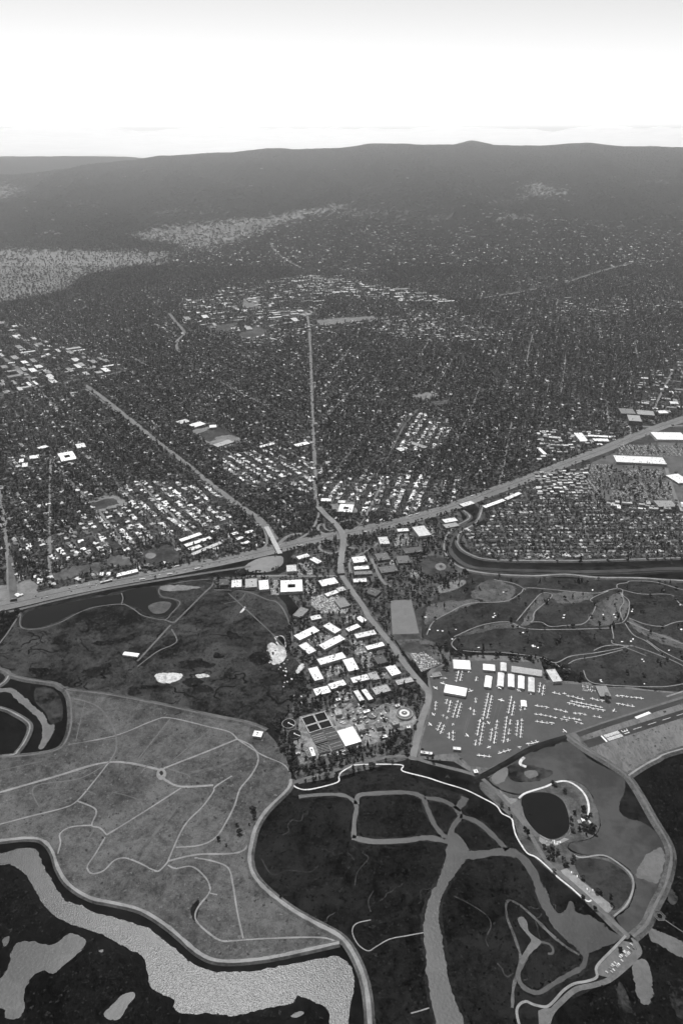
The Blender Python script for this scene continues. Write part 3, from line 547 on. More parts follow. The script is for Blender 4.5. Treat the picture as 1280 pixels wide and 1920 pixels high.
sheet('store_parking', [(1098, 872), (1150, 850), (1230, 828), (1580, 800), (1580, 945), (1280, 945), (1098, 936)], .2, M_street, 'store car parks with rows of parked cars', sm=1)

# ------------------------------------------------------------------ levees, roads, tracks
levee('levee', [(-120, 1230), (0, 1256), (18, 1266), (50, 1275), (102, 1283), (125, 1294), (200, 1303), (300, 1322), (400, 1344), (465, 1357), (500, 1371)], 6, 20, 3, M_field, 'grassy levee between the marsh basin and the landfill park', 'levee_path', 4, 'pale path along the basin levee', M_faint)
levee('levee', [(18, 1266), (0, 1286), (-80, 1320)], 5, 16, 2.5, M_field, 'short levee spur by the narrow inlet', 'levee_path', 4, 'pale path on the short levee spur')
levee('levee', [(-120, 1300), (0, 1328), (30, 1340), (52, 1354), (57, 1366), (50, 1386), (35, 1408), (15, 1418), (-100, 1425)], 5, 16, 2.5, M_field, 'hooked levee beside the narrow inlet', 'levee_path', 3.5, 'pale path on the hooked levee')
levee('levee', [(120, 1290), (132, 1312), (134, 1360), (122, 1395), (100, 1410), (50, 1418), (0, 1421)], 6, 22, 3, M_field, 'curving levee between the inlet and the landfill park', 'levee_path', 4, 'faint path on the curving inlet levee', M_faint)
levee('levee', [(-200, 1605), (0, 1578), (60, 1573), (85, 1580), (100, 1600), (110, 1630), (130, 1660), (170, 1685), (215, 1695), (265, 1708), (310, 1735), (340, 1760), (370, 1786), (400, 1801), (440, 1804), (500, 1798), (560, 1786), (636, 1769)], 6, 15, 3, M_field, 'long levee above the bright slough', 'levee_path', 6, 'pale track along the long slough levee')
levee('marsh_levee', [(545, 1462), (540, 1480), (500, 1520), (480, 1552), (472, 1582), (468, 1610), (475, 1640), (500, 1670), (545, 1705), (590, 1731), (636, 1756), (660, 1785), (680, 1830), (690, 1880), (695, 1960)], 10, 19, 2.5, M_field, 'wide levee around the tidal marsh', 'levee_road', 7, 'pale gravel road on the levee around the tidal marsh')
levee('levee', [(1062, 1380), (1085, 1398), (1110, 1414), (1140, 1432), (1175, 1457), (1198, 1490), (1225, 1538), (1250, 1580), (1257, 1612), (1246, 1660), (1226, 1700), (1210, 1735), (1185, 1758)], 6, 22, 3, M_field, 'levee curving round the outside of the lagoon', 'levee_path', 5, 'pale path on the lagoon levee', M_faint)
levee('levee', [(1580, 1330), (1280, 1405), (1230, 1424), (1200, 1440), (1175, 1457)], 6, 20, 3, M_field, 'levee below the airfield grass', 'levee_path', 4, 'pale path on the airfield levee')
levee('levee', [(885, 1462), (905, 1455), (950, 1430), (1000, 1402), (1062, 1382)], 5, 16, 2.5, M_bank, 'dark dyke along the lower edge of the apron')
levee('creek_levee', [(905, 948), (893, 980), (862, 1000), (858, 1022), (880, 1040), (930, 1051), (1100, 1052), (1280, 1047), (1580, 1042)], 8, 20, 3, M_rough, 'levee between the creek and the small houses', 'levee_path', 5, 'pale track on the houses side of the creek', M_path)
levee('creek_levee', [(868, 958), (880, 972), (850, 990), (835, 1010), (832, 1030), (842, 1050), (870, 1068), (920, 1077), (1000, 1081), (1060, 1078), (1120, 1084), (1200, 1085), (1280, 1090), (1580, 1102)], 9, 22, 3, M_rough, 'levee between the creek and the golf course', 'levee_path', 6, 'pale track on the golf side of the creek', M_path)
CREEK = [(885, 940), (903, 955), (900, 974), (870, 986), (848, 1006), (842, 1026), (852, 1044), (880, 1062), (930, 1068), (1000, 1070), (1100, 1072), (1200, 1069), (1280, 1066), (1580, 1070)]
road('creek', CREEK, 62, .26, M_bank, 'dark vegetated creek bed winding past the houses', 6)
road('creek_water', CREEK, 17, .34, M_lagoon, 'grey ribbon of creek water', 6, .1)
road('creek_bench', [(x + 1, y + 5) for x, y in CREEK[5:]], 5, .32, M_lawn, 'grassy bench inside the creek bed', 6)

FIELD_TRACKS = [
    ([(245, 315), (430, 280), (570, 225), (635, 212), (780, 245), (860, 265), (890, 292)], 4, 0), ([(890, 292), (760, 345), (620, 400), (605, 412)], 6, 0),
    ([(890, 292), (940, 315), (966, 350), (965, 385), (940, 430), (900, 480), (880, 540), (850, 600), (810, 660), (750, 690), (660, 698)], 4.5, 0), ([(890, 292), (980, 350), (1060, 385), (1090, 420)], 4, 0),
    ([(-60, 505), (0, 492), (200, 435), (410, 378), (580, 402), (600, 420), (620, 445), (680, 470), (800, 465)], 7, 0), ([(410, 378), (350, 455), (290, 524), (240, 550), (120, 580), (0, 612), (-100, 640)], 4, 0),
    ([(680, 475), (540, 565), (400, 652)], 4, 0), ([(400, 650), (375, 625), (345, 615), (362, 570), (350, 548), (290, 524)], 4, 0),
    ([(395, 660), (360, 720), (330, 765), (332, 785), (350, 797), (390, 785), (430, 747), (470, 738), (520, 755), (580, 785), (600, 784), (628, 755)], 4, 0),
    ([(628, 755), (690, 620), (760, 545), (800, 490), (808, 470), (870, 430)], 4, 0), ([(628, 750), (740, 725), (860, 722), (915, 708), (942, 670)], 5, 0),
    ([(630, 765), (660, 777), (720, 770), (770, 810), (788, 850), (780, 876), (745, 920), (732, 955), (745, 985), (790, 1025), (830, 1048), (880, 1048), (1000, 1040), (1200, 1036), (1265, 1055)], 4, 0),
    ([(730, 737), (800, 750), (856, 776), (874, 840), (890, 940), (912, 1040)], 4, 0), ([(218, 722), (228, 680), (225, 650), (250, 628), (290, 618), (345, 616)], 4, 0),
    ([(265, 140), (320, 150), (380, 180), (430, 260), (436, 330), (410, 378)], 5, 1), ([(320, 150), (285, 300)], 3, 1), ([(640, 215), (520, 365)], 3, 1), ([(790, 255), (650, 370)], 3, 1), ([(410, 378), (300, 440), (130, 470), (150, 550)], 3.5, 1),
    ([(315, 480), (360, 500)], 3, 1), ([(420, 490), (520, 520), (540, 565)], 2.5, 1), ([(788, 870), (815, 876)], 3, 0), ([(590, 400), (560, 385), (530, 420)], 3, 1), ([(620, 400), (700, 425), (715, 440)], 3, 1), ([(0, 410), (160, 375)], 3, 1), ([(205, 350), (250, 310)], 5, 0), ([(360, 625), (330, 670)], 3, 1), ([(435, 290), (340, 300), (250, 315)], 4, 1), ([(700, 185), (880, 235), (940, 235)], 3, 1)]
for k, (p, w, faint) in enumerate(FIELD_TRACKS):
    road('park_track', V1(p), w * .8, .5 + .004 * k, M_faint if faint else M_path, 'faint trodden track across the dry grass park' if faint else 'pale gravel track winding over the dry grass park', 5, .12)
sheet('track_circle', V1([(590, 412), (605, 400), (622, 412), (620, 435), (602, 445), (588, 432)]), .7, M_path, 'small pale turning circle where the park tracks meet')
sheet('track_circle', V1([(598, 416), (607, 410), (613, 420), (605, 428)]), .8, M_golf, 'dark planted heart of the turning circle')
for p in ([(700, 500), (640, 575), (570, 660), (520, 730)], [(935, 340), (820, 395), (700, 420)], [(635, 225), (520, 365)]):
    road('drainage_swale', V1(p), 9, .4, M_rough, 'dark drainage swale slanting across the dry grass park', 4, .15)
for q in ([(715, 930), (735, 900), (748, 900), (738, 970), (722, 965)],):
    sheet('scrub_patch', V1(q), .45, M_marsh, 'dark scrub strip beside the looping park track')
for p, w in (([(40, 1148), (38, 1170), (46, 1179), (75, 1179), (112, 1168), (148, 1149), (182, 1138), (228, 1133), (250, 1142), (270, 1155), (308, 1162), (322, 1150), (338, 1131), (325, 1123), (305, 1119), (298, 1110), (300, 1102)], 3.5), ([(228, 1133), (231, 1122), (228, 1112)], 3.5), ([(308, 1162), (325, 1167), (335, 1160), (380, 1115), (398, 1098), (402, 1086)], 5.5), ([(320, 1172), (290, 1205), (258, 1240)], 6), ([(322, 1180), (332, 1200), (322, 1210), (295, 1222), (258, 1250)], 4), ([(402, 1106), (460, 1109), (500, 1124), (520, 1130), (535, 1150), (545, 1178), (548, 1200)], 4), ([(428, 1112), (480, 1160), (512, 1190), (535, 1215)], 3), ([(-60, 1262), (0, 1206), (40, 1148)], 5), ([(300, 1100), (350, 1090), (395, 1086)], 3), ([(460, 1112), (450, 1125), (420, 1132)], 2.5)):
    road('basin_path', p, w, .55, M_faint, 'pale path round the freeway ponds and across the marsh basin', 5, .08)
TRAIL = [(548, 1470), (556, 1477), (575, 1481), (610, 1474), (634, 1466), (635, 1456), (640, 1448), (655, 1439), (672, 1434), (750, 1434), (752, 1443), (760, 1448), (800, 1458), (830, 1468), (872, 1481), (905, 1497), (930, 1511), (940, 1525), (958, 1535), (962, 1550), (966, 1565), (975, 1582), (988, 1600), (1005, 1608), (1028, 1628), (1045, 1645), (1070, 1665), (1098, 1689), (1108, 1688)]
road('boardwalk_trail', TRAIL, 3.2, .6, M_trail, 'bright pale trail along the edge of the tidal marsh', 4, .06)
road('pond_trail', [(972, 1497), (985, 1487), (1020, 1476), (1045, 1466), (1065, 1466), (1085, 1478), (1098, 1495), (1103, 1515), (1102, 1535), (1108, 1546)], 4.5, .6, M_trail, 'bright trail arching round the duck pond', 5)
road('pond_trail', [(1075, 1603), (1090, 1608), (1130, 1604), (1160, 1620), (1182, 1641), (1186, 1665), (1174, 1696), (1150, 1718)], 3.5, .6, M_path, 'pale trail looping round the dark meadow', 5)
road('pond_trail', [(977, 1512), (985, 1538), (1008, 1565), (1030, 1577), (1050, 1572), (1068, 1562), (1070, 1535), (1058, 1505)], 3, .62, M_faint, 'pale path hugging the duck pond bank', 5)
EMB_RD = VI([(350, -10), (352, 60), (360, 120), (375, 170), (420, 220), (470, 265), (505, 310), (520, 350), (522, 400), (512, 470), (506, 540), (512, 570), (540, 612), (600, 700), (650, 770)]) + [(690, 1155), (712, 1182), (735, 1210), (755, 1240), (775, 1265), (795, 1288), (803, 1300), (801, 1318), (790, 1350), (780, 1390), (773, 1425)]
road('access_road', [(548, 1468), (600, 1452), (650, 1438), (700, 1425), (740, 1418), (773, 1421), (800, 1429), (830, 1437), (870, 1447), (900, 1458), (925, 1480), (955, 1512), (985, 1550), (1008, 1590), (1030, 1622), (1065, 1652), (1110, 1692), (1150, 1730), (1178, 1757)], 9, .54, M_faint, 'shore road past the duck pond to the marsh end', 5, clear=8)
road('lot_road', [(1172, 1755), (1150, 1778), (1118, 1812), (1118, 1832), (1100, 1840), (1075, 1845), (1055, 1858), (1035, 1880), (1022, 1888), (1000, 1884), (985, 1878), (972, 1885), (968, 1900), (975, 1930)], 4.5, .6, M_path, 'pale path at the edge of the marsh end car park', 4)
road('lot_road', [(1185, 1758), (1198, 1782), (1190, 1795), (1170, 1815), (1140, 1838), (1110, 1848), (1080, 1855), (1055, 1875), (1030, 1905), (1020, 1960)], 9, .58, M_faint, 'road along the shore side of the marsh end car park', 4)
sheet('gravel_lot', [(1120, 1828), (1118, 1815), (1168, 1764), (1188, 1768), (1194, 1785), (1172, 1810), (1140, 1833)], .5, M_faint, 'small car park at the marsh end', sm=1)
sheet('gravel_lot', [(1008, 1895), (1020, 1890), (1032, 1890), (1028, 1930), (1010, 1930)], .5, M_faint, 'bare turning place at the end of the shore road', sm=1)
road('apron_road', [(1062, 1381), (1120, 1360), (1280, 1308), (1580, 1214)], 10, .34, M_faint, 'pale edge strip between apron and taxiway', 1)
# golf cart paths
for p in ([(50, 1050), (80, 990), (155, 945), (255, 900), (425, 890), (500, 850), (540, 825), (770, 845), (870, 850), (925, 835), (960, 828)], [(370, 785), (470, 805), (525, 835)], [(480, 985), (560, 890), (600, 852), (640, 852), (648, 868), (590, 920), (565, 945), (560, 980), (540, 990)], [(180, 1060), (310, 1005), (440, 988), (520, 1020), (690, 1025), (935, 1018)], [(540, 990), (600, 990), (640, 1010), (720, 1005), (810, 992), (860, 910), (835, 880), (920, 840)], [(960, 826), (988, 835), (990, 860), (1020, 890), (1015, 950), (990, 990), (940, 1005), (945, 1060), (940, 1090)], [(990, 835), (1080, 855), (1220, 858), (1270, 905), (1400, 960)], [(962, 825), (965, 808), (1010, 800), (1030, 792), (1150, 798), (1280, 835), (1400, 850)], [(1020, 970), (1100, 1000), (1180, 1010), (1225, 995), (1280, 985), (1400, 990)], [(1000, 995), (1040, 1050), (1100, 1080), (1165, 1130)], [(1010, 985), (1100, 1025), (1280, 1095), (1400, 1150)], [(980, 850), (995, 890), (975, 930), (990, 980)], [(190, 1065), (170, 1100), (230, 1150)], [(850, 1126), (900, 1105), (975, 1100), (1020, 1118), (1100, 1150)]):
    road('cart_path', V5(p), 2.8, .45, M_path, 'pale cart path winding over the dark golf course', 5, .06)
for p in ([(230, 45), (330, 55), (450, 58), (620, 80), (690, 105), (760, 75), (870, 60), (980, 40), (1040, 25)], [(1040, 25), (1130, 55), (1230, 95), (1280, 120)], [(820, 140), (840, 185), (900, 205), (1080, 215), (1200, 215), (1290, 200)], [(750, 110), (790, 90), (880, 75), (1000, 45)], [(950, 0), (960, 18), (1060, 30)], [(690, 108), (720, 130), (760, 135)], [(1110, 0), (1180, 50), (1280, 100)]):
    road('cart_path', V4(p), 2.6, .46, M_path, 'pale cart path winding over the dark golf course', 5, .06)
for i, (x, y) in enumerate([(926, 1150), (928, 1154), (924, 1157), (943, 1110), (1057, 1153), (1056, 1158), (1130, 1152), (1150, 1152), (1153, 1157), (1185, 1142), (1184, 1146), (820, 1182), (797, 1157), (829, 1183), (998, 1210), (1002, 1212), (1008, 1214), (1165, 1203), (1182, 1202), (1186, 1198), (847, 1198), (854, 1180), (1203, 1236), (1206, 1240), (1253, 1219), (1125, 1275), (1207, 1282), (1127, 1278), (1274, 1134), (1110, 1106), (805, 1180), (897, 1214), (999, 1212), (1243, 1106), (980, 1186), (1276, 1180)]):
    rx, ry = random.uniform(1.4, 2.8), random.uniform(.7, 1.4)
    b = sheet('sand_bunker', [(x + rx * random.uniform(.6, 1.15) * math.cos(a), y + ry * random.uniform(.6, 1.15) * math.sin(a)) for a in np.linspace(0, 6.28, 9)[:-1]], .5, M_sand, 'small white sand bunker on the dark golf course')

# ------------------------------------------------------------------ freeway, interchange, main roads
road('freeway', FWY, 58, .5, M_freeway, 'broad many-lane freeway crossing the whole plain', 5, clear=16)
road('freeway_median', FWY, 3.2, .9, M_asphalt, 'dark median strip of the freeway', 5)
for d, lab in ((-27, 'pale shoulder on the bay side of the freeway'), (27, 'pale shoulder on the town side of the freeway')):
    P = smooth(FWY, 5); W = [G(x, y)[:2] for x, y in P]; W = [(x, y, 0) for x, y in offset_line(W, d)]
    mb = MB(); strip_geo(mb, W, 5, .6); tag(link('freeway_shoulder', mb.mesh('freeway_shoulder', M_road)), lab, kind='structure')
for d in (-19, -13, -8, 8, 13, 19):
    P = smooth(FWY, 5); W = [G(x, y)[:2] for x, y in P]; W = [(x, y, 0) for x, y in offset_line(W, d)]
    mb = MB(); strip_geo(mb, W, .8, .62); tag(link('lane_wear', mb.mesh('lane_wear', M_asphalt)), 'dark oil streak down a freeway lane', kind='structure')
road('frontage_road', [(-300, 1216), (0, 1151), (100, 1127), (200, 1105), (300, 1088), (395, 1073), (470, 1062)], 11, .52, M_faint, 'pale frontage road along the bay side of the freeway', 5)
road('avenue', [(574, 585), (579, 610), (582, 660), (584, 720), (587, 800), (590, 870), (591, 900)] + EMB_RD[:4], 17, .4, M_road, 'long straight avenue running from the freeway into the town', 4, clear=5)
road('avenue', EMB_RD[3:12], 22, 6.5, M_freeway, 'avenue overpass curving above the freeway', 4, clear=11)
road('avenue', EMB_RD[11:], 17, .52, M_road, 'avenue running down past the office park to the airport', 4, clear=12)
for p, w, lab in (([(378, 195), (365, 240), (340, 290), (290, 335), (240, 360), (190, 385), (130, 400)], 10, 'slip road falling left from the avenue to the freeway'), ([(275, 322), (220, 328), (180, 345), (150, 370), (125, 395)], 14, 'short pale slip road beside the flyover'), ([(490, 322), (440, 327), (395, 317), (372, 295), (378, 272), (392, 262)], 10, 'loop ramp on the town side, left of the avenue'), ([(405, 262), (412, 290), (440, 305), (470, 298)], 8, 'inner loop ramp left of the avenue'), ([(500, 262), (540, 243), (580, 243), (610, 260), (612, 280), (590, 300), (540, 318)], 10, 'loop ramp on the town side, right of the avenue'), ([(508, 422), (460, 440), (420, 435), (388, 418), (378, 402), (388, 388)], 9, 'loop ramp on the bay side of the freeway'), ([(530, 360), (545, 392), (562, 406), (592, 410)], 8, 'short ramp right of the avenue on the bay side'), ([(570, 560), (560, 520), (565, 480), (600, 460), (680, 415), (730, 380)], 9, 'frontage lane curving past the small white offices'), ([(-60, 578), (140, 575), (300, 578), (490, 575)], 10, 'office street along the row of square white blocks'), ([(690, 470), (730, 560), (770, 620), (810, 640)], 10, 'lane between the dark tree-shaded offices')):
    road('ramp', VI(p), w, .58, M_road, lab, 5, clear=w * .55)
OREG = [(528, 1040), (517, 1012), (505, 992), (485, 972), (455, 952), (425, 930), (390, 903), (350, 870), (300, 832), (260, 799), (215, 763), (187, 741), (160, 722)]
road('expressway', OREG[1:], 24, .42, M_road, 'expressway slanting through the town from the flyover', 4, clear=7)
road('flyover', VI([(62, 290), (85, 335), (108, 380), (145, 452)]), 17, 7.5, M_wall, 'pale concrete flyover over the freeway', 1, clear=8)
road('frontage_road', VI([(0, 235), (50, 300), (65, 350), (60, 390), (0, 430), (-150, 470)]), 9, .55, M_road, 'slip road curving from the expressway to the freeway', 4, clear=6)
for p, w, lab in (([(20, 1130), (18, 1060), (12, 1000), (6, 960), (0, 930), (-6, 880)], 20, 'wide straight road by the canal'), ([(94, 1098), (93, 1000), (94, 920), (96, 860)], 13, 'straight street running up from the freeway yard'), ([(-150, 775), (0, 742), (100, 720), (190, 705), (240, 694)], 16, 'rail corridor below the business district'), ([(358, 1052), (325, 1020), (295, 990), (262, 955), (226, 915), (205, 880)], 9, 'diagonal street between the white-roofed houses'), ([(705, 892), (735, 842), (756, 800), (782, 768)], 9, 'slanting street in the right part of the town'), ([(318, 588), (330, 604), (346, 624), (332, 640), (333, 656)], 22, 'winding pale boulevard by the campus'), ([(895, 560), (960, 550), (1012, 540)], 26, 'pale boulevard among dark trees'), ([(1060, 530), (1120, 510), (1190, 492)], 24, 'pale road far off among the trees'), ([(1262, 692), (1240, 735), (1225, 768)], 12, 'pale avenue climbing from the far interchange'), ([(1174, 790), (1180, 806), (1182, 822)], 14, 'ramp at the far interchange'), ([(1150, 788), (1180, 794), (1210, 800), (1280, 798), (1400, 790)], 18, 'overbridge road at the far interchange'), ([(1248, 878), (1256, 905), (1266, 935), (1284, 970), (1300, 1010)], 14, 'street beside the store car parks'), ([(0, 668), (20, 680), (45, 700), (62, 712)], 26, 'pale curved expressway by the business district'), ([(60, 760), (45, 745), (0, 765)], 8, 'short street below the rail corridor'), ([(508, 455), (515, 470), (540, 490), (570, 505)], 20, 'pale road over the foothill')):
    road('street', p, w, .44, M_road if w > 9 else M_street, lab, 4, clear=max(3, w * .25))
sheet('canal', VL([(62, 365), (92, 362), (128, 600), (132, 712), (78, 714), (68, 600)]), .5, M_street, 'dark straight canal beside the road at the freeway', sm=1)
paint(CLEAR, VL([(40, 362), (98, 362), (135, 600), (140, 720), (60, 720)]), 1)

# ------------------------------------------------------------------ buildings
BUILT = []                                          # footprints, so that nothing grows through a roof
def rect_of(quad, H):
    W = [np.array(G(x, y, H)[:2]) for x, y in quad]; c = sum(W) / 4
    e0, e1 = (W[1] - W[0] + W[2] - W[3]) / 2, (W[3] - W[0] + W[2] - W[1]) / 2
    a = math.atan2(e0[1], e0[0]); l0 = np.linalg.norm(e0); n = np.array([-math.sin(a), math.cos(a)]); l1 = abs(e1 @ n)
    return c, a, l0, l1
def building(name, label, quad, H, roof, wall, cat='building', units=4, storeys=2, group=None, court=False, gable=False, z0=.2):
    c, a, L, D = rect_of(quad, H); BUILT.append((c[0], c[1], a, L, D, H))
    e = bpy.data.objects.new(name, None); COL.objects.link(e); e.location = (c[0], c[1], z0); e.rotation_euler = (0, 0, a)
    e.empty_display_size = 2; tag(e, label, cat, group); hx, hy = L / 2, D / 2
    mb = MB(); t = .5
    if gable:
        mb.box(-hx, hx, -hy, hy, 0, H * .78); link('walls', mb.mesh('walls', wall), None, e)
        mb = MB(); o = .6; zz = H * .78
        if L >= D: vs = [(-hx - o, -hy - o, zz), (hx + o, -hy - o, zz), (hx + o, 0, H), (-hx - o, 0, H), (-hx - o, hy + o, zz), (hx + o, hy + o, zz)]
        else: vs = [(hx + o, -hy - o, zz), (hx + o, hy + o, zz), (0, hy + o, H), (0, -hy - o, H), (-hx - o, -hy - o, zz), (-hx - o, hy + o, zz)]
        mb.add(vs, [(0, 1, 2, 3), (3, 2, 5, 4), (0, 3, 4), (1, 5, 2), (0, 4, 5, 1)])
        link('roof', mb.mesh('roof', roof), None, e)
        mb = MB(); n = max(2, int(L / 14))
        for k in range(n):
            x = -hx + (k + .5) * L / n; mb.box(x - L / n * .38, x + L / n * .38, -hy - .12, -hy - .02, 0, H * .6)
        link('hangar_doors' if 'hangar' in name else 'doors', mb.mesh('doors', M_unit), None, e)
        return e
    v, f = [], []
    for (ax, ay), z in (((hx, hy), 0), ((hx, hy), H), ((hx - t, hy - t), H), ((hx - t, hy - t), H - .9)):
        v += [(-ax, -ay, z), (ax, -ay, z), (ax, ay, z), (-ax, ay, z)]
    for k in range(3):
        for i in range(4): j = (i + 1) % 4; f.append((4 * k + i, 4 * k + j, 4 * k + 4 + j, 4 * k + 4 + i))
    wo_ = link('walls', mesh('walls', v, f, wall), None, e)
    mb = MB()
    if court:
        cx, cy_ = hx * .35, hy * .3
        mb.box(-hx + t, hx - t, -hy + t, -cy_, H - 1.5, H - .85); mb.box(-hx + t, hx - t, cy_, hy - t, H - 1.5, H - .85)
        mb.box(-hx + t, -cx, -cy_, cy_, H - 1.5, H - .85); mb.box(cx, hx - t, -cy_, cy_, H - 1.5, H - .85)
    else: mb.box(-hx + t + .01, hx - t - .01, -hy + t + .01, hy - t - .01, H - 1.5, H - .85)
    ro_ = link('roof', mb.mesh('roof', roof), None, e)
    for s in range(storeys):
        mb = MB(); z = (s + .35) * (H - 1) / max(storeys, 1); zt = z + 1.6; g = .06
        for x0, x1, y0, y1 in ((-hx + 1, hx - 1, -hy - g, -hy), (-hx + 1, hx - 1, hy, hy + g), (-hx - g, -hx, -hy + 1, hy - 1), (hx, hx + g, -hy + 1, hy - 1)): mb.box(x0, x1, y0, y1, z, zt)
        link('window_band', mb.mesh('window_band', M_glass), None, wo_)
    for k in range(units):
        w, d, h = random.uniform(1.6, 4.2), random.uniform(1.5, 3.0), random.uniform(1.0, 2.0)
        x, y = random.uniform(-hx + w + 1, hx - w - 1) if hx > w + 2 else 0, random.uniform(-hy + d + 1, hy - d - 1) if hy > d + 2 else 0
        if court and abs(x) < hx * .35 + w and abs(y) < hy * .3 + d: continue
        mb = MB(); mb.box(x - w / 2, x + w / 2, y - d / 2, y + d / 2, H - .9, H - .9 + h); mb.box(x - w / 2 + .4, x + w / 2 - .4, y - d / 2 + .4, y + d / 2 - .4, H - .9 + h, H - .6 + h)
        link('rooftop_unit', mb.mesh('rooftop_unit', M_unitd if random.random() < .3 else M_unit), None, ro_)
    return e
W_, G_, D_ = M_roofw, M_roofg, M_roofd
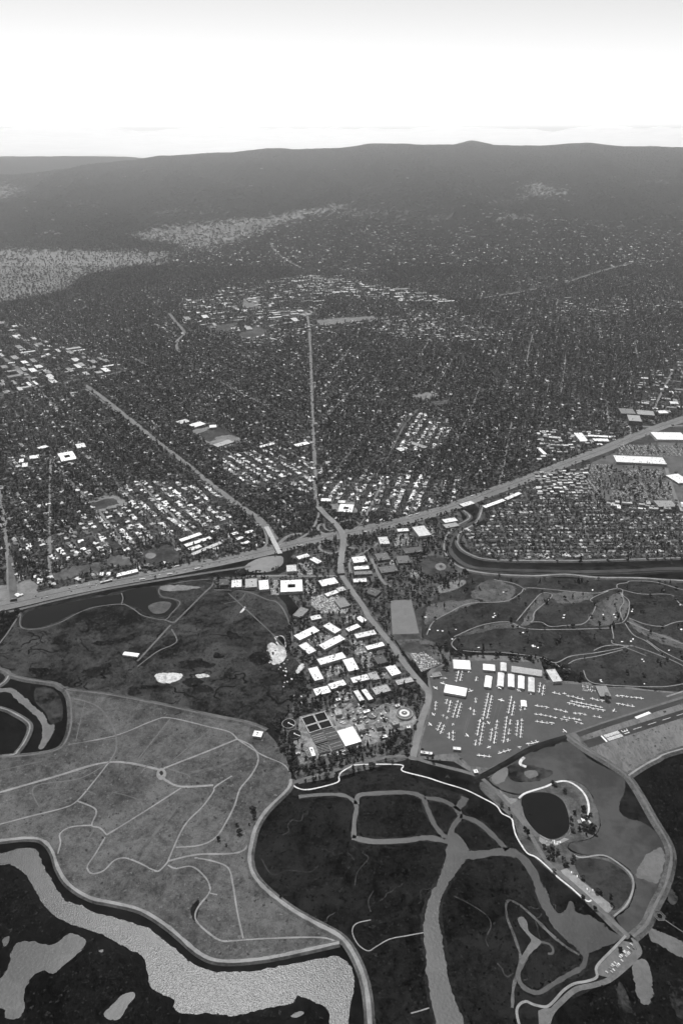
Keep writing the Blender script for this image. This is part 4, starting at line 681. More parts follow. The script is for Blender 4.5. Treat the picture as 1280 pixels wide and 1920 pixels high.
for lab, q, H, rf, wl, un, kw in [
    ('long white office block, nearest the marsh, heading the ring of four by the moat', V3([(225, 420), (345, 365), (382, 390), (262, 450)]), 9, W_, M_wallw, 5, {}),
    ('white office block across the lawn from the long moat-side block, by the dealer lot', V3([(402, 360), (440, 342), (510, 385), (470, 412)]), 9, W_, M_wallw, 4, {}),
    ('short white office block at the bend of the tree-lined moat', V3([(258, 478), (300, 460), (362, 510), (312, 535)]), 9, W_, M_wallw, 4, {}),
    ('long white office block closing the ring of four around a lawn', V3([(375, 475), (500, 415), (535, 440), (410, 508)]), 9, W_, M_wallw, 6, {}),
    ('small pale office block behind the white corner office by the avenue', V3([(535, 378), (608, 348), (625, 368), (555, 400)]), 8, W_, M_wall, 5, {}),
    ('small white corner office beside the avenue near the dealer lot', V3([(597, 315), (625, 302), (665, 328), (635, 345)]), 8, W_, M_wallw, 2, {}),
    ('long white roofed office with a dark skylight strip beside the avenue', V3([(588, 410), (710, 385), (720, 412), (600, 440)]), 9, W_, M_wall, 9, {}),
    ('narrow white office with rounded end by the pitch side of the avenue', V3([(655, 482), (760, 458), (770, 480), (665, 510)]), 8, W_, M_wall, 7, {}),
    ('dark roofed square office with a white central roof box', V3([(700, 550), (760, 535), (792, 577), (730, 595)]), 10, D_, M_walld, 1, {}),
    ('large plain white square hall beside the avenue above the tree mass', V3([(772, 608), (830, 595), (870, 645), (815, 665)]), 10, W_, M_wallw, 4, {}),
    ('longest white office block in the middle of the park', V3([(365, 560), (520, 520), (537, 552), (385, 600)]), 10, W_, M_wallw, 8, {}),
    ('broad white hall end-on to the longest office block', V3([(517, 565), (580, 553), (618, 622), (555, 637)]), 10, W_, M_wallw, 3, {}),
    ('broad white hall by the marsh edge below the longest block', V3([(310, 620), (365, 605), (408, 680), (350, 692)]), 10, W_, M_wallw, 3, {}),
    ('pale office strip with cluttered roof in front of the broad white hall', V3([(565, 675), (665, 648), (682, 685), (580, 705)]), 8, W_, M_wall, 12, {}),
    ('light grey square hall joined to the cluttered office strip', V3([(668, 645), (720, 635), (740, 680), (690, 692)]), 8, G_, M_wall, 4, {}),
    ('pale office strip with cluttered roof above the treatment works', V3([(430, 710), (525, 683), (540, 715), (450, 745)]), 8, W_, M_wall, 12, {}),
    ('pale low store with cluttered roof at the marsh corner', V3([(340, 745), (430, 715), (450, 765), (360, 778)]), 7, W_, M_wall, 12, {}),
    ('left one of a pair of narrow white sheds above the works', V3([(583, 752), (612, 745), (650, 807), (618, 817)]), 9, W_, M_walld, 1, {}),
    ('right one of a pair of narrow white sheds above the works', V3([(630, 745), (660, 738), (702, 800), (672, 812)]), 9, W_, M_walld, 2, {}),
    ('large grey roofed depot beside the pair of white sheds', V3([(693, 735), (780, 712), (810, 750), (715, 777)]), 9, G_, M_wall, 6, {}),
    ('pale long shed against the dark tree mass by the avenue', V3([(830, 690), (930, 668), (945, 695), (850, 718)]), 7, G_, M_wall, 10, {}),
    ('grey ribbed hall with white strips by the marsh, below the square blocks', V3([(222, 296), (270, 248), (316, 264), (266, 316)]), 9, G_, M_wall, 4, {}),
    ('small white showroom fronted by dark trees below the dealer lot', V3([(325, 305), (385, 292), (390, 318), (330, 330)]), 7, W_, M_wall, 3, {}),
    ('grey deck roofed dealer hall among packed parked cars', V3([(472, 205), (535, 190), (557, 240), (500, 257)]), 8, G_, M_wall, 2, {}),
    ('white dealership with stepped roof at the avenue crossing', V3([(368, 88), (465, 75), (500, 100), (400, 130)]), 8, W_, M_wall, 7, {}),
    ('low white showroom beside the dealership', V3([(410, 170), (485, 142), (492, 165), (425, 187)]), 7, W_, M_wall, 4, {}),
    ('small white showroom against the avenue', V3([(482, 135), (525, 125), (537, 147), (495, 160)]), 7, W_, M_wall, 2, {}),
    ('big white square office around a dark courtyard', V3([(148, 90), (278, 84), (278, 155), (146, 160)]), 11, W_, M_wallw, 10, {'court': True, 'storeys': 3}),
    ('square white office block in the row on the marsh street', V3([(18, 90), (75, 86), (75, 142), (18, 147)]), 10, W_, M_wallw, 6, {'storeys': 3}),
    ('pure white cube-like office at the end of the flyover lot', VI([(182, 510), (240, 508), (245, 545), (184, 550)]), 12, W_, M_wallw, 2, {'storeys': 3}),
    ('grey roofed office second from the end of the marsh street row', V([0, 1060][0], 1060, 2.2857)([(1050, 58), (1100, 55), (1102, 92), (1052, 95)]), 10, G_, M_wall, 4, {'storeys': 3}),
    ('white office with roof grid beside the grey roofed one in the marsh street row', V6([(992, 62), (1036, 60), (1036, 92), (992, 95)]), 10, W_, M_wall, 6, {'storeys': 3}),
    ('dark roofed office ending the marsh street row', V6([(940, 58), (978, 55), (978, 82), (942, 86)]), 10, D_, M_walld, 3, {'storeys': 3}),
    ('large white hall between the freeway and the creek', VI([(945, 280), (1020, 270), (1035, 330), (965, 340)]), 11, W_, M_wallw, 1, {}),
    ('white hall with patched roof beside the frontage lane', VI([(735, 342), (790, 338), (798, 382), (738, 386)]), 10, W_, M_wall, 6, {}),
    ('long white shed close under the freeway by the frontage trees', VI([(845, 292), (910, 288), (915, 305), (848, 310)]), 7, W_, M_wall, 3, {}),
    ('crescent of pale offices, left wing', VI([(235, 460), (300, 440), (330, 455), (260, 475)]), 10, W_, M_wall, 6, {}),
    ('crescent of pale offices, right wing', VI([(335, 455), (385, 480), (380, 510), (330, 480)]), 10, W_, M_wall, 6, {}),
    ('white office with notched roof beside the avenue overpass', VI([(575, 465), (655, 450), (665, 492), (580, 495)]), 8, W_, M_wall, 6, {}),
    ('top one of two long white strips by the avenue', VI([(585, 518), (672, 512), (678, 533), (588, 538)]), 7, W_, M_wall, 5, {}),
    ('lower one of two long white strips by the avenue', VI([(588, 548), (690, 543), (700, 562), (590, 568)]), 7, G_, M_wall, 5, {}),
    ('white strip below the two long ones by the avenue', VI([(580, 592), (660, 588), (665, 610), (584, 614)]), 7, W_, M_wall, 4, {}),
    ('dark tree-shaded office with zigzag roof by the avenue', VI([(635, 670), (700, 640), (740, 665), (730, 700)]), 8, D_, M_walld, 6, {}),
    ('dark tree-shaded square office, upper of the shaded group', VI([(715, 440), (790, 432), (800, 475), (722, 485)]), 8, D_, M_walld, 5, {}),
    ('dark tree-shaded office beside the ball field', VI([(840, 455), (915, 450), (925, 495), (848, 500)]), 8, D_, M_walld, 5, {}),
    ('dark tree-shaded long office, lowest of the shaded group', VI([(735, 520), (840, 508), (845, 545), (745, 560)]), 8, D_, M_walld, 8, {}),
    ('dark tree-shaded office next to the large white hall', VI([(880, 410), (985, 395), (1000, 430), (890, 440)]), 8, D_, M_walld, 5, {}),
    ('upper of two pale depots by the creek mouth at the freeway', VI([(1120, 235), (1195, 222), (1205, 245), (1125, 258)]), 8, W_, M_wall, 3, {}),
    ('lower of two pale depots by the creek mouth at the freeway', VI([(1125, 265), (1205, 252), (1210, 275), (1130, 290)]), 8, G_, M_wall, 3, {}),
    ('white building pair over the freeway yard, left', VL([(748, 490), (778, 488), (780, 515), (750, 518)]), 8, W_, M_wall, 2, {}),
    ('white building pair over the freeway yard, right', VL([(798, 490), (830, 487), (832, 514), (800, 517)]), 8, W_, M_wall, 2, {}),
    ('long ragged white building above the freeway', VL([(865, 505), (1030, 462), (1040, 488), (875, 525)]), 8, W_, M_wall, 12, {}),
    ('thin white shed along the freeway edge', VL([(752, 560), (840, 540), (842, 548), (755, 572)]), 6, W_, M_wall, 2, {}),
    ('lone white barn standing in the marsh basin', V6([(532, 368), (595, 376), (592, 390), (530, 382)]), 7, W_, M_wallw, 0, {'gable': True}),
    ('white pump house at the tip of the landfill park', V1([(950, 258), (985, 262), (982, 285), (950, 280)]), 7, W_, M_wallw, 3, {}),
    ('long white strip mall along the far side of the freeway bend', [(905, 948), (943, 934), (946, 939), (908, 953)], 7, W_, M_wall, 6, {}),
    ('second white strip mall continuing along the freeway bend', [(946, 933), (973, 921), (976, 926), (949, 938)], 7, W_, M_wall, 5, {}),
    ('white hall on the freeway bend near the creek bridge', [(862, 944), (884, 938), (888, 944), (866, 951)], 7, W_, M_wall, 4, {}),
    ('huge pure white warehouse store beyond the freeway', VR([(1030, 325), (1290, 318), (1290, 392), (1020, 378)]), 12, W_, M_wallw, 10, {}),
    ('very long pale warehouse between store car parks', VR([(695, 520), (1120, 535), (1122, 598), (690, 572)]), 11, W_, M_wall, 26, {}),
    ('white hall by the street at the store car parks', VR([(1180, 670), (1290, 680), (1290, 740), (1185, 780)]), 9, W_, M_wall, 9, {}),
    ('white hall high behind the store car parks', [(1228, 938), (1262, 938), (1264, 950), (1230, 950)], 8, G_, M_wall, 4, {}),
    ('bright white block with three ribs in the trade estate', VR([(368, 325), (440, 325), (440, 400), (368, 400)]), 9, W_, M_wallw, 3, {}),
    ('long white shed in the trade estate under the freeway', VR([(465, 342), (660, 352), (660, 368), (462, 355)]), 8, W_, M_wall, 4, {}),
    ('white stacked shed below the long trade estate shed', VR([(510, 372), (640, 378), (640, 398), (510, 400)]), 8, W_, M_wall, 4, {}),
    ('white block at the left end of the trade estate', VR([(52, 450), (82, 448), (82, 512), (52, 514)]), 9, W_, M_wallw, 1, {}),
    ('long white shed at the top left of the trade estate', VR([(50, 308), (125, 305), (128, 318), (52, 320)]), 8, W_, M_wall, 2, {}),
    ('white shed in the left half of the trade estate', VR([(128, 352), (232, 360), (230, 378), (126, 366)]), 8, W_, M_wall, 4, {}),
    ('dark slab office block at the far interchange, front', VR([(805, 170), (915, 178), (918, 230), (806, 222)]), 24, G_, M_walld, 4, {'storeys': 6}),
    ('dark slab office block at the far interchange, back left', VR([(735, 115), (860, 120), (862, 165), (736, 160)]), 24, G_, M_walld, 4, {'storeys': 6}),
    ('dark slab office block at the far interchange, back right', VR([(880, 128), (1030, 140), (1030, 178), (882, 168)]), 24, G_, M_walld, 4, {'storeys': 6}),
    ('white tall block above the far interchange', VR([(1062, 135), (1140, 132), (1142, 158), (1062, 160)]), 18, W_, M_wallw, 2, {'storeys': 4}),
    ('white block on the upper avenue beyond the far interchange', VR([(1165, 55), (1235, 60), (1235, 80), (1165, 76)]), 12, W_, M_wallw, 2, {}),
    ('white apartment slab, upper row by the park meadow', VB([(895, 615), (1000, 580), (1010, 592), (905, 630)]), 8, W_, M_wall, 5, {}),
    ('white apartment slab, second row by the park meadow', VB([(920, 640), (1050, 600), (1060, 612), (930, 655)]), 8, W_, M_wall, 5, {}),
    ('white apartment slab, third row by the park meadow', VB([(940, 660), (1000, 640), (1010, 655), (950, 675)]), 8, W_, M_wall, 4, {}),
    ('long white apartment slab nearest the freeway', VB([(955, 685), (1100, 625), (1112, 636), (965, 698)]), 8, W_, M_wall, 7, {}),
    ('first white row house slab by the expressway ramp', VB([(1155, 585), (1188, 575), (1190, 588), (1158, 598)]), 7, W_, M_wall, 2, {}),
    ('second white row house slab by the expressway ramp', VB([(1180, 608), (1215, 598), (1218, 610), (1184, 622)]), 7, W_, M_wall, 2, {}),
    ('third white row house slab by the expressway ramp', VB([(1205, 632), (1245, 620), (1248, 632), (1210, 646)]), 7, W_, M_wall, 2, {}),
    ('fourth white row house slab by the expressway ramp', VB([(1222, 578), (1265, 566), (1268, 578), (1226, 590)]), 7, W_, M_wall, 2, {}),
    ('white school wing along the paved yard by the interchange', VI([(492, 120), (535, 122), (535, 138), (492, 136)]), 7, W_, M_wall, 3, {}),
    ('white school block in the paved yard by the interchange', VI([(505, 142), (590, 146), (575, 195), (488, 188)]), 7, W_, M_wall, 12, {'court': True}),
    ('white church hall beside the avenue end', VI([(388, 108), (448, 110), (452, 128), (390, 126)]), 8, W_, M_wall, 3, {}),
    ('white school wing heading the dark playing field', VB([(885, 25), (935, 12), (945, 28), (895, 42)]), 8, W_, M_wall, 4, {}),
    ('second white school wing above the dark playing field', VB([(950, 40), (1010, 22), (1020, 42), (965, 60)]), 8, W_, M_wall, 5, {}),
    ('white gym at the corner of the school yard', VB([(1045, 45), (1080, 42), (1084, 56), (1050, 58)]), 9, W_, M_wall, 2, {}),
    ('pale court pavilion beside the school field', VB([(1065, 140), (1150, 115), (1165, 130), (1085, 158)]), 5, G_, M_wall, 2, {}),
    ('white double courtyard school in the leafy streets', VB([(300, 185), (375, 172), (375, 215), (296, 230)]), 8, W_, M_wall, 9, {'court': True}),
    ('white hall left of the double courtyard school', VB([(148, 198), (195, 192), (198, 208), (150, 216)]), 8, W_, M_wall, 3, {}),
    ('white hall above the straight street', VB([(190, 155), (238, 142), (240, 154), (194, 168)]), 8, W_, M_wall, 3, {}),
    ('white hall right of the straight street top', VB([(380, 140), (425, 132), (428, 155), (384, 162)]), 8, W_, M_wall, 3, {}),
    ('upper white pair by the left street', VB([(95, 215), (118, 212), (122, 230), (98, 232)]), 7, W_, M_wall, 1, {}),
    ('lower white pair by the left street', VB([(108, 236), (138, 232), (142, 252), (114, 255)]), 7, W_, M_wall, 1, {}),
    ('white hall at the tract school by the slanting street', V(400, 780, 2.6667)([(920, 160), (950, 152), (955, 172), (925, 178)]), 8, W_, M_wall, 2, {}),
    ('pale school roofs right of the slanting street', V(400, 780, 2.6667)([(975, 120), (1060, 150), (1065, 165), (985, 140)]), 7, G_, M_wall, 4, {}),
    ('white school cluster beside the avenue, front', V(400, 780, 2.6667)([(405, 140), (470, 125), (480, 138), (412, 155)]), 8, W_, M_wall, 5, {}),
    ('white low sheds left of the avenue', V(400, 780, 2.6667)([(225, 150), (300, 130), (310, 140), (235, 158)]), 7, W_, M_wall, 4, {}),
    ('white clubhouse by the golf course trees', V4([(665, 135), (705, 132), (705, 190), (660, 195)]), 9, W_, M_wallw, 3, {}),
    ('golf starter house by the course car park', V4([(120, 152), (160, 145), (165, 165), (125, 172)]), 6, G_, M_wall, 2, {}),
    ('white cottage at the duck pond park', VD([(640, 315), (656, 313), (656, 332), (640, 333)]), 6, W_, M_wallw, 0, {'gable': True}),
    ('small grey cottage beside the white one at the duck pond', VD([(616, 328), (634, 326), (634, 345), (616, 346)]), 5, G_, M_wallw, 0, {'gable': True}),
    ('pale shed at the corner of the airport below the apron', VA([(525, 1095), (565, 1090), (570, 1125), (530, 1130)]), 6, W_, M_wall, 1, {}),
    ('white airport office between the apron and the shore road', VA([(338, 885), (410, 890), (412, 918), (340, 910)]), 6, W_, M_wallw, 1, {}),
    ('long low airport maintenance shed by the avenue end', VA([(40, 920), (150, 935), (148, 960), (38, 945)]), 6, W_, M_wall, 5, {})]:
    building('office_building' if ('office' in lab or 'hall' in lab) else 'building', lab, q, H, rf, wl, 'building', un, **kw)
HG = M_roofw
for lab, q, H, rf in [('ribbed white hangar at the upper left corner of the apron', V4([(222, 90), (298, 92), (296, 134), (220, 126)]), 9, HG), ('white hangar second along the top of the apron', V4([(358, 108), (412, 112), (410, 140), (357, 134)]), 8, HG), ('short upright white hangar at the top of the apron', V4([(440, 102), (466, 104), (462, 142), (436, 138)]), 8, HG),
    ('upright white hangar, first of the row of five', V4([(370, 163), (399, 167), (392, 218), (362, 212)]), 8, HG), ('upright white hangar, second of the row of five', V4([(428, 148), (456, 152), (448, 212), (421, 208)]), 8, HG), ('upright white hangar, third of the row of five', V4([(476, 155), (504, 158), (496, 215), (469, 211)]), 8, HG), ('upright white hangar, fourth of the row of five', V4([(522, 163), (550, 166), (543, 223), (516, 218)]), 8, HG), ('upright white hangar, last of the row of five', V4([(570, 170), (597, 173), (590, 238), (562, 233)]), 8, HG),
    ('big white hangar standing apart beside the avenue', V4([(184, 202), (284, 220), (275, 256), (178, 238)]), 10, HG), ('long grey open hangar row under the golf course', V4([(490, 118), (628, 138), (628, 165), (487, 145)]), 6, M_roofg), ('small white hangar in the middle of the plane rows', V4([(533, 277), (558, 279), (556, 306), (531, 303)]), 6, HG)]:
    building('hangar', lab, q, H, rf, M_wall, 'hangar', gable=True, group='airport hangars')

# control tower
def control_tower():
    x, y, _ = G(1135, 1312); e = bpy.data.objects.new('control_tower', None); COL.objects.link(e); e.location = (x, y, .3)
    tag(e, 'dark airport control tower with a low terminal by the apron', 'tower')
    link('terminal', MB().box(-14, 14, 6, 46, 0, 6).mesh('terminal', M_walld), None, e); link('terminal_roof', MB().box(-14.5, 14.5, 5.5, 46.5, 6, 6.6).mesh('terminal_roof', M_roofg), None, e)
    link('shaft', MB().box(-4, 4, -4, 4, 0, 14).mesh('shaft', M_walld), None, e); v = []; n = 8
    for r, z in ((5, 14), (6.4, 18), (7, 18), (7, 18.8)):
        v += [(r * math.cos(a), r * math.sin(a), z) for a in np.linspace(0, 2 * math.pi, n + 1)[:-1]]
    link('cab', mesh('cab', v[:16], [(i, (i + 1) % n, n + (i + 1) % n, n + i) for i in range(n)], M_glass), None, e)
    link('cab_roof', mesh('cab_roof', v[16:], [(i, (i + 1) % n, n + (i + 1) % n, n + i) for i in range(n)] + [tuple(range(n, 2 * n)), tuple(range(n - 1, -1, -1))], M_roofd), None, e)
    BUILT.append((x, y + 20, 0, 30, 60, 10))
control_tower()

LANDM = []
STOPW = set('the of by a an and with in to at beside between under above below beyond from on over along for near around across its'.split())
def landmark(px, py, text):
    w = text.replace(',', '').split()[:9]
    while w and w[-1] in STOPW: w.pop()
    x, y, _ = G(px, py); LANDM.append((x, y, ' '.join(w)))
for o in [o for o in COL.objects if o.type == 'EMPTY' and o.get('category') in ('building', 'hangar', 'tower')]:
    w = o['label'].replace(',', '').split()[:9]
    while w and w[-1] in STOPW: w.pop()
    LANDM.append((o.location.x, o.location.y, ' '.join(w)))
for px, py, t in ((1000, 1500, 'upper bank of the oval duck pond'), (1062, 1560, 'lower bank of the oval duck pond'), (1090, 1520, 'cottage side of the duck pond'), (1035, 1600, 'picnic grove below the duck pond'), (1090, 1660, 'head of the long gravel car park'), (1135, 1700, 'foot of the long gravel car park'), (1150, 1795, 'small car park at the marsh end'), (965, 1520, 'promenade above the duck pond'), (935, 1490, 'shore road bend at the lagoon spit'), (870, 1470, 'bend of the pale marsh trail'), (800, 1450, 'pale trail below the airport corner'), (475, 1560, 'levee road around the tidal marsh'), (430, 1570, 'looping tracks of the grass park'), (520, 1680, 'lower levee road of the tidal marsh'), (1010, 1630, 'marsh road below the picnic grove'), (770, 1340, 'avenue bend beside the works'), (545, 1440, 'gate corner of the grass park'), (655, 1440, 'crossed pipes below the works'), (720, 1420, 'access road below the works'), (560, 1310, 'marsh corner of the treatment works'), (530, 1350, 'two round tanks in the trees'), (730, 1290, 'big tree mass beside the avenue'), (700, 1400, 'lower yard of the treatment works'), (900, 1222, 'golf side of the apron'), (1035, 1250, 'clubhouse end of the apron'), (800, 1240, 'golf car park by the avenue'), (600, 960, 'head of the avenue overpass'), (660, 960, 'loop ramp right of the avenue'), (560, 1020, 'slip roads beside the flyover'), (320, 1030, 'park meadow with the sports oval'), (120, 1070, 'dry park ground by the freeway'), (200, 1000, 'middle of the bright tract'), (260, 960, 'diagonal street in the bright tract'), (350, 960, 'expressway side of the bright tract'), (60, 1020, 'canal road'), (860, 1010, 'creek bend'), (1000, 1045, 'creek levee under the small houses'), (1150, 1045, 'far reach of the creek levee'), (950, 1000, 'inner streets of the packed district'), (1100, 1000, 'cross street of the packed district'), (1230, 1020, 'edge street of the packed district'), (700, 930, 'tract beside the school yard'), (780, 940, 'freeway hedge right of the interchange'), (540, 900, 'tract left of the avenue'), (470, 890, 'tract beside the expressway')): landmark(px, py, t)
def near_mark(x, y, lim=1e9):
    d = [((x - a) ** 2 + (y - b) ** 2, t) for a, b, t in LANDM]; return min(d)[1]

# ------------------------------------------------------------------ water treatment works
def ring(mb, r0, r1, z0, z1, n=28, mi=0):
    vs = []
    for r, z in ((r1, z0), (r1, z1), (r0, z1), (r0, z0)): vs += [(r * math.cos(a), r * math.sin(a), z) for a in np.linspace(0, 2 * math.pi, n + 1)[:-1]]
    return mb.add(vs, [(k * n + i, k * n + (i + 1) % n, (k + 1) * n + (i + 1) % n, (k + 1) * n + i) for k in range(3) for i in range(n)], mi)
def disc(r, z, n=28): return MB().add([(r * math.cos(a), r * math.sin(a), z) for a in np.linspace(0, 2 * math.pi, n + 1)[:-1]], [tuple(range(n))])
def round_tank(lab, px, py, r, h, water, wall, hub=None, arm=True):
    x, y, _ = G(px, py); e = bpy.data.objects.new('round_tank', None); COL.objects.link(e); e.location = (x, y, .3); tag(e, lab, 'tank', 'round tanks of the treatment works')
    link('tank_wall', ring(MB(), r - .9, r, 0, h).mesh('tank_wall', wall), None, e); link('water', disc(r - .9, h - .7).mesh('water', water), None, e)
    if hub: link('inner_ring', ring(MB(), hub * .55, hub, h - .7, h + .4).mesh('inner_ring', M_wallw), None, e)
    if arm: link('bridge_arm', MB().box(-r, r * .1, -.9, .9, h, h + .9).mesh('bridge_arm', M_wallw), None, e).rotation_euler = (0, 0, random.uniform(2, 3))
    link('centre_post', ring(MB(), .2, 2.0, h - .7, h + 2.2, 12).mesh('centre_post', M_wallw), None, e); BUILT.append((x, y, 0, 2 * r, 2 * r, 3))
round_tank('round settling tank with pale rim, the upper of two in the trees', *VP([(165, 315)])[0], 16.5, 4, M_pond, M_wall); round_tank('round settling tank, the lower of two in the trees', *VP([(208, 395)])[0], 16, 4, M_pond, M_walld)
round_tank('large round tank with a bright inner ring beside the avenue', *VP([(1030, 240)])[0], 21, 5, M_mud, M_wall, 13, False); round_tank('small round tank with a grey cover in the works yard', *VP([(790, 250)])[0], 12, 4, M_walld, M_walld)
round_tank('tiny round tank in the middle of the works yard', *VP([(655, 285)])[0], 5, 5, M_roofg, M_wall, None, False)
def basin(name, lab, quad, h, inner, rim=M_wall, rows=0, cat='basin'):
    c, a, L, D = rect_of(quad, h); e = bpy.data.objects.new(name, None); COL.objects.link(e); e.location = (c[0], c[1], .3); e.rotation_euler = (0, 0, a); tag(e, lab, cat, 'basins of the treatment works')
    hx, hy, t = L / 2 - .35, D / 2 - .35, 1.0; v = []; f = []
    for ax, ay, z in ((hx, hy, 0), (hx, hy, h), (hx - t, hy - t, h), (hx - t, hy - t, h - 1.4)): v += [(-ax, -ay, z), (ax, -ay, z), (ax, ay, z), (-ax, ay, z)]
    for k in range(3):
        for i in range(4): j = (i + 1) % 4; f.append((4 * k + i, 4 * k + j, 4 * k + 4 + j, 4 * k + 4 + i))
    link('basin_wall', mesh('basin_wall', v, f, rim), None, e); link('basin_surface', MB().add([(-hx + t, -hy + t, h - 1.2), (hx - t, -hy + t, h - 1.2), (hx - t, hy - t, h - 1.2), (-hx + t, hy - t, h - 1.2)], [(0, 1, 2, 3)]).mesh('basin_surface', inner), None, e)
    for k in range(rows):
        yy = -hy + (k + 1) * 2 * hy / (rows + 1); link('baffle', MB().box(-hx + t, hx - t, yy - .35, yy + .35, h - 1.3, h - .5).mesh('baffle', M_unit), None, e)
    BUILT.append((c[0], c[1], a, L, D, 3)); return e
for lab, q in (('black water basin, upper left of the block of four', [(260, 262), (350, 238), (378, 298), (290, 325)]), ('black water basin, upper right of the block of four', [(352, 237), (432, 215), (465, 275), (380, 297)]), ('black water basin, lower left of the block of four', [(292, 327), (380, 300), (405, 350), (320, 378)]), ('black water basin, lower right of the block of four', [(382, 299), (466, 277), (497, 327), (408, 350)])):
    basin('aeration_basin', lab, VP(q), 4, M_pond, M_wallw)
for lab, q, rw in (('grey channelled basin with baffles, beside the black basins', [(325, 385), (425, 358), (458, 432), (365, 462)], 4), ('grey covered basin, beside the white hall', [(430, 358), (508, 338), (545, 412), (460, 436)], 2), ('grey covered basin at the lower edge of the block', [(462, 440), (545, 416), (580, 485), (490, 512)], 2), ('basin with white machinery at the corner of the block', [(368, 468), (455, 450), (485, 512), (395, 535)], 5)):
    basin('settling_basin', lab, VP(q), 3.5, M_asphalt if 'machinery' not in lab else M_pond, M_walld, rw)
building('plant_building', 'brilliant white flat hall in the middle of the treatment works', VP([(528, 358), (650, 325), (706, 440), (585, 480)]), 6, M_roofw, M_wallw, 'building', 0, 1)
for lab, q, H, rf in (('narrow white shed with dark bays at the works corner', [(312, 485), (345, 478), (368, 545), (340, 552)], 7, W_), ('black bay shed beside the narrow white shed', [(285, 498), (308, 490), (332, 555), (308, 562)], 6, D_), ('grey block with two pale strips in the works', [(670, 315), (715, 305), (742, 345), (690, 360)], 12, G_), ('dark square block among the tanks', [(810, 300), (860, 292), (880, 325), (825, 338)], 10, D_), ('pale square block with white roof box by the large round tank', [(930, 290), (975, 278), (998, 302), (948, 318)], 10, G_), ('grey block at the head of the works', [(505, 205), (555, 195), (565, 235), (515, 242)], 9, G_), ('white shed at the top of the works yard', [(718, 210), (765, 195), (780, 212), (728, 230)], 6, W_), ('white store by the top trees of the works', [(958, 165), (990, 155), (1000, 172), (965, 182)], 6, W_), ('small white kiosk by the works drive', [(515, 118), (550, 110), (555, 128), (520, 138)], 5, W_), ('pair of white containers on the lower yard edge', [(848, 395), (898, 385), (905, 408), (858, 418)], 5, W_), ('low pale store at the right end of the works', [(1045, 322), (1075, 318), (1078, 338), (1048, 342)], 5, W_), ('white store at the works corner gate', [(215, 522), (250, 515), (252, 530), (218, 538)], 5, W_)):
    building('plant_building', lab, VP(q), H, rf, M_wall, 'building', 2, 1)
mbp = None
for k in range(120):                                # pipes, containers and skips in the yard
    px, py = VP([(random.uniform(480, 900), random.uniform(170, 440))])[0]; x, y, _ = G(px, py)
    if any(abs(x - b[0]) < b[3] * .7 and abs(y - b[1]) < b[4] * .7 for b in BUILT[-30:]): continue
    wh = random.random() < .5; w, d, h = random.uniform(3, 9), random.uniform(2, 3.5), random.uniform(2, 4)
    o = link('container', MB().box(-w / 2, w / 2, -d / 2, d / 2, 0, h).box(-w / 2 + .2, w / 2 - .2, -d / 2 + .2, d / 2 - .2, h, h + .25).mesh('container', M_wallw if wh else M_unitd)); o.location = (x, y, .3); o.rotation_euler = (0, 0, random.choice((.35, 1.92)))
    tag(o, ('white' if wh else 'dark') + (' long' if w > 6 else ' short') + ' container near the ' + near_mark(x, y), 'container', 'containers in the works yard')
for q in ([(512, 525), (592, 545), 0], [(525, 550), (588, 512), 0], [(625, 490), (690, 520), 0], [(630, 520), (685, 485), 0]):
    road('crossing_pipe', VP(q[:2]), 1.6, 3.0 if q[0][0] < 600 else 3.1, M_wallw, 'white crossed pipe over the dark trees below the works', 1)

# ------------------------------------------------------------------ viewing platform and boardwalk
def platform():
    x, y, _ = G(1235, 1719); e = bpy.data.objects.new('viewing_platform', None); COL.objects.link(e); e.location = (x, y, .3); tag(e, 'hexagonal viewing platform beside the lagoon levee', 'platform')
    link('deck', ring(MB(), 6.0, 10.5, 1.2, 1.6, 6).mesh('deck', M_rough), None, e); link('inner_rail', ring(MB(), 5.7, 6.0, 1.2, 2.8, 6).mesh('inner_rail', M_path), None, e); link('outer_rail', ring(MB(), 10.5, 10.8, 1.2, 2.8, 6).mesh('outer_rail', M_path), None, e)
    link('footbridge', MB().box(-24, -9, -1.5, 1.5, 1.2, 1.5).mesh('footbridge', M_path), None, e)
    for k in range(6): link('post', MB().box(9.6 * math.cos(k * 1.047) - .2, 9.6 * math.cos(k * 1.047) + .2, 9.6 * math.sin(k * 1.047) - .2, 9.6 * math.sin(k * 1.047) + .2, 0, 1.2).mesh('post', M_bark), None, e)
platform()
road('boardwalk', [(1240, 1722), (1262, 1737), (1285, 1752), (1330, 1780)], 2.0, 1.2, M_faint, 'thin boardwalk running out over the black marsh', 1)
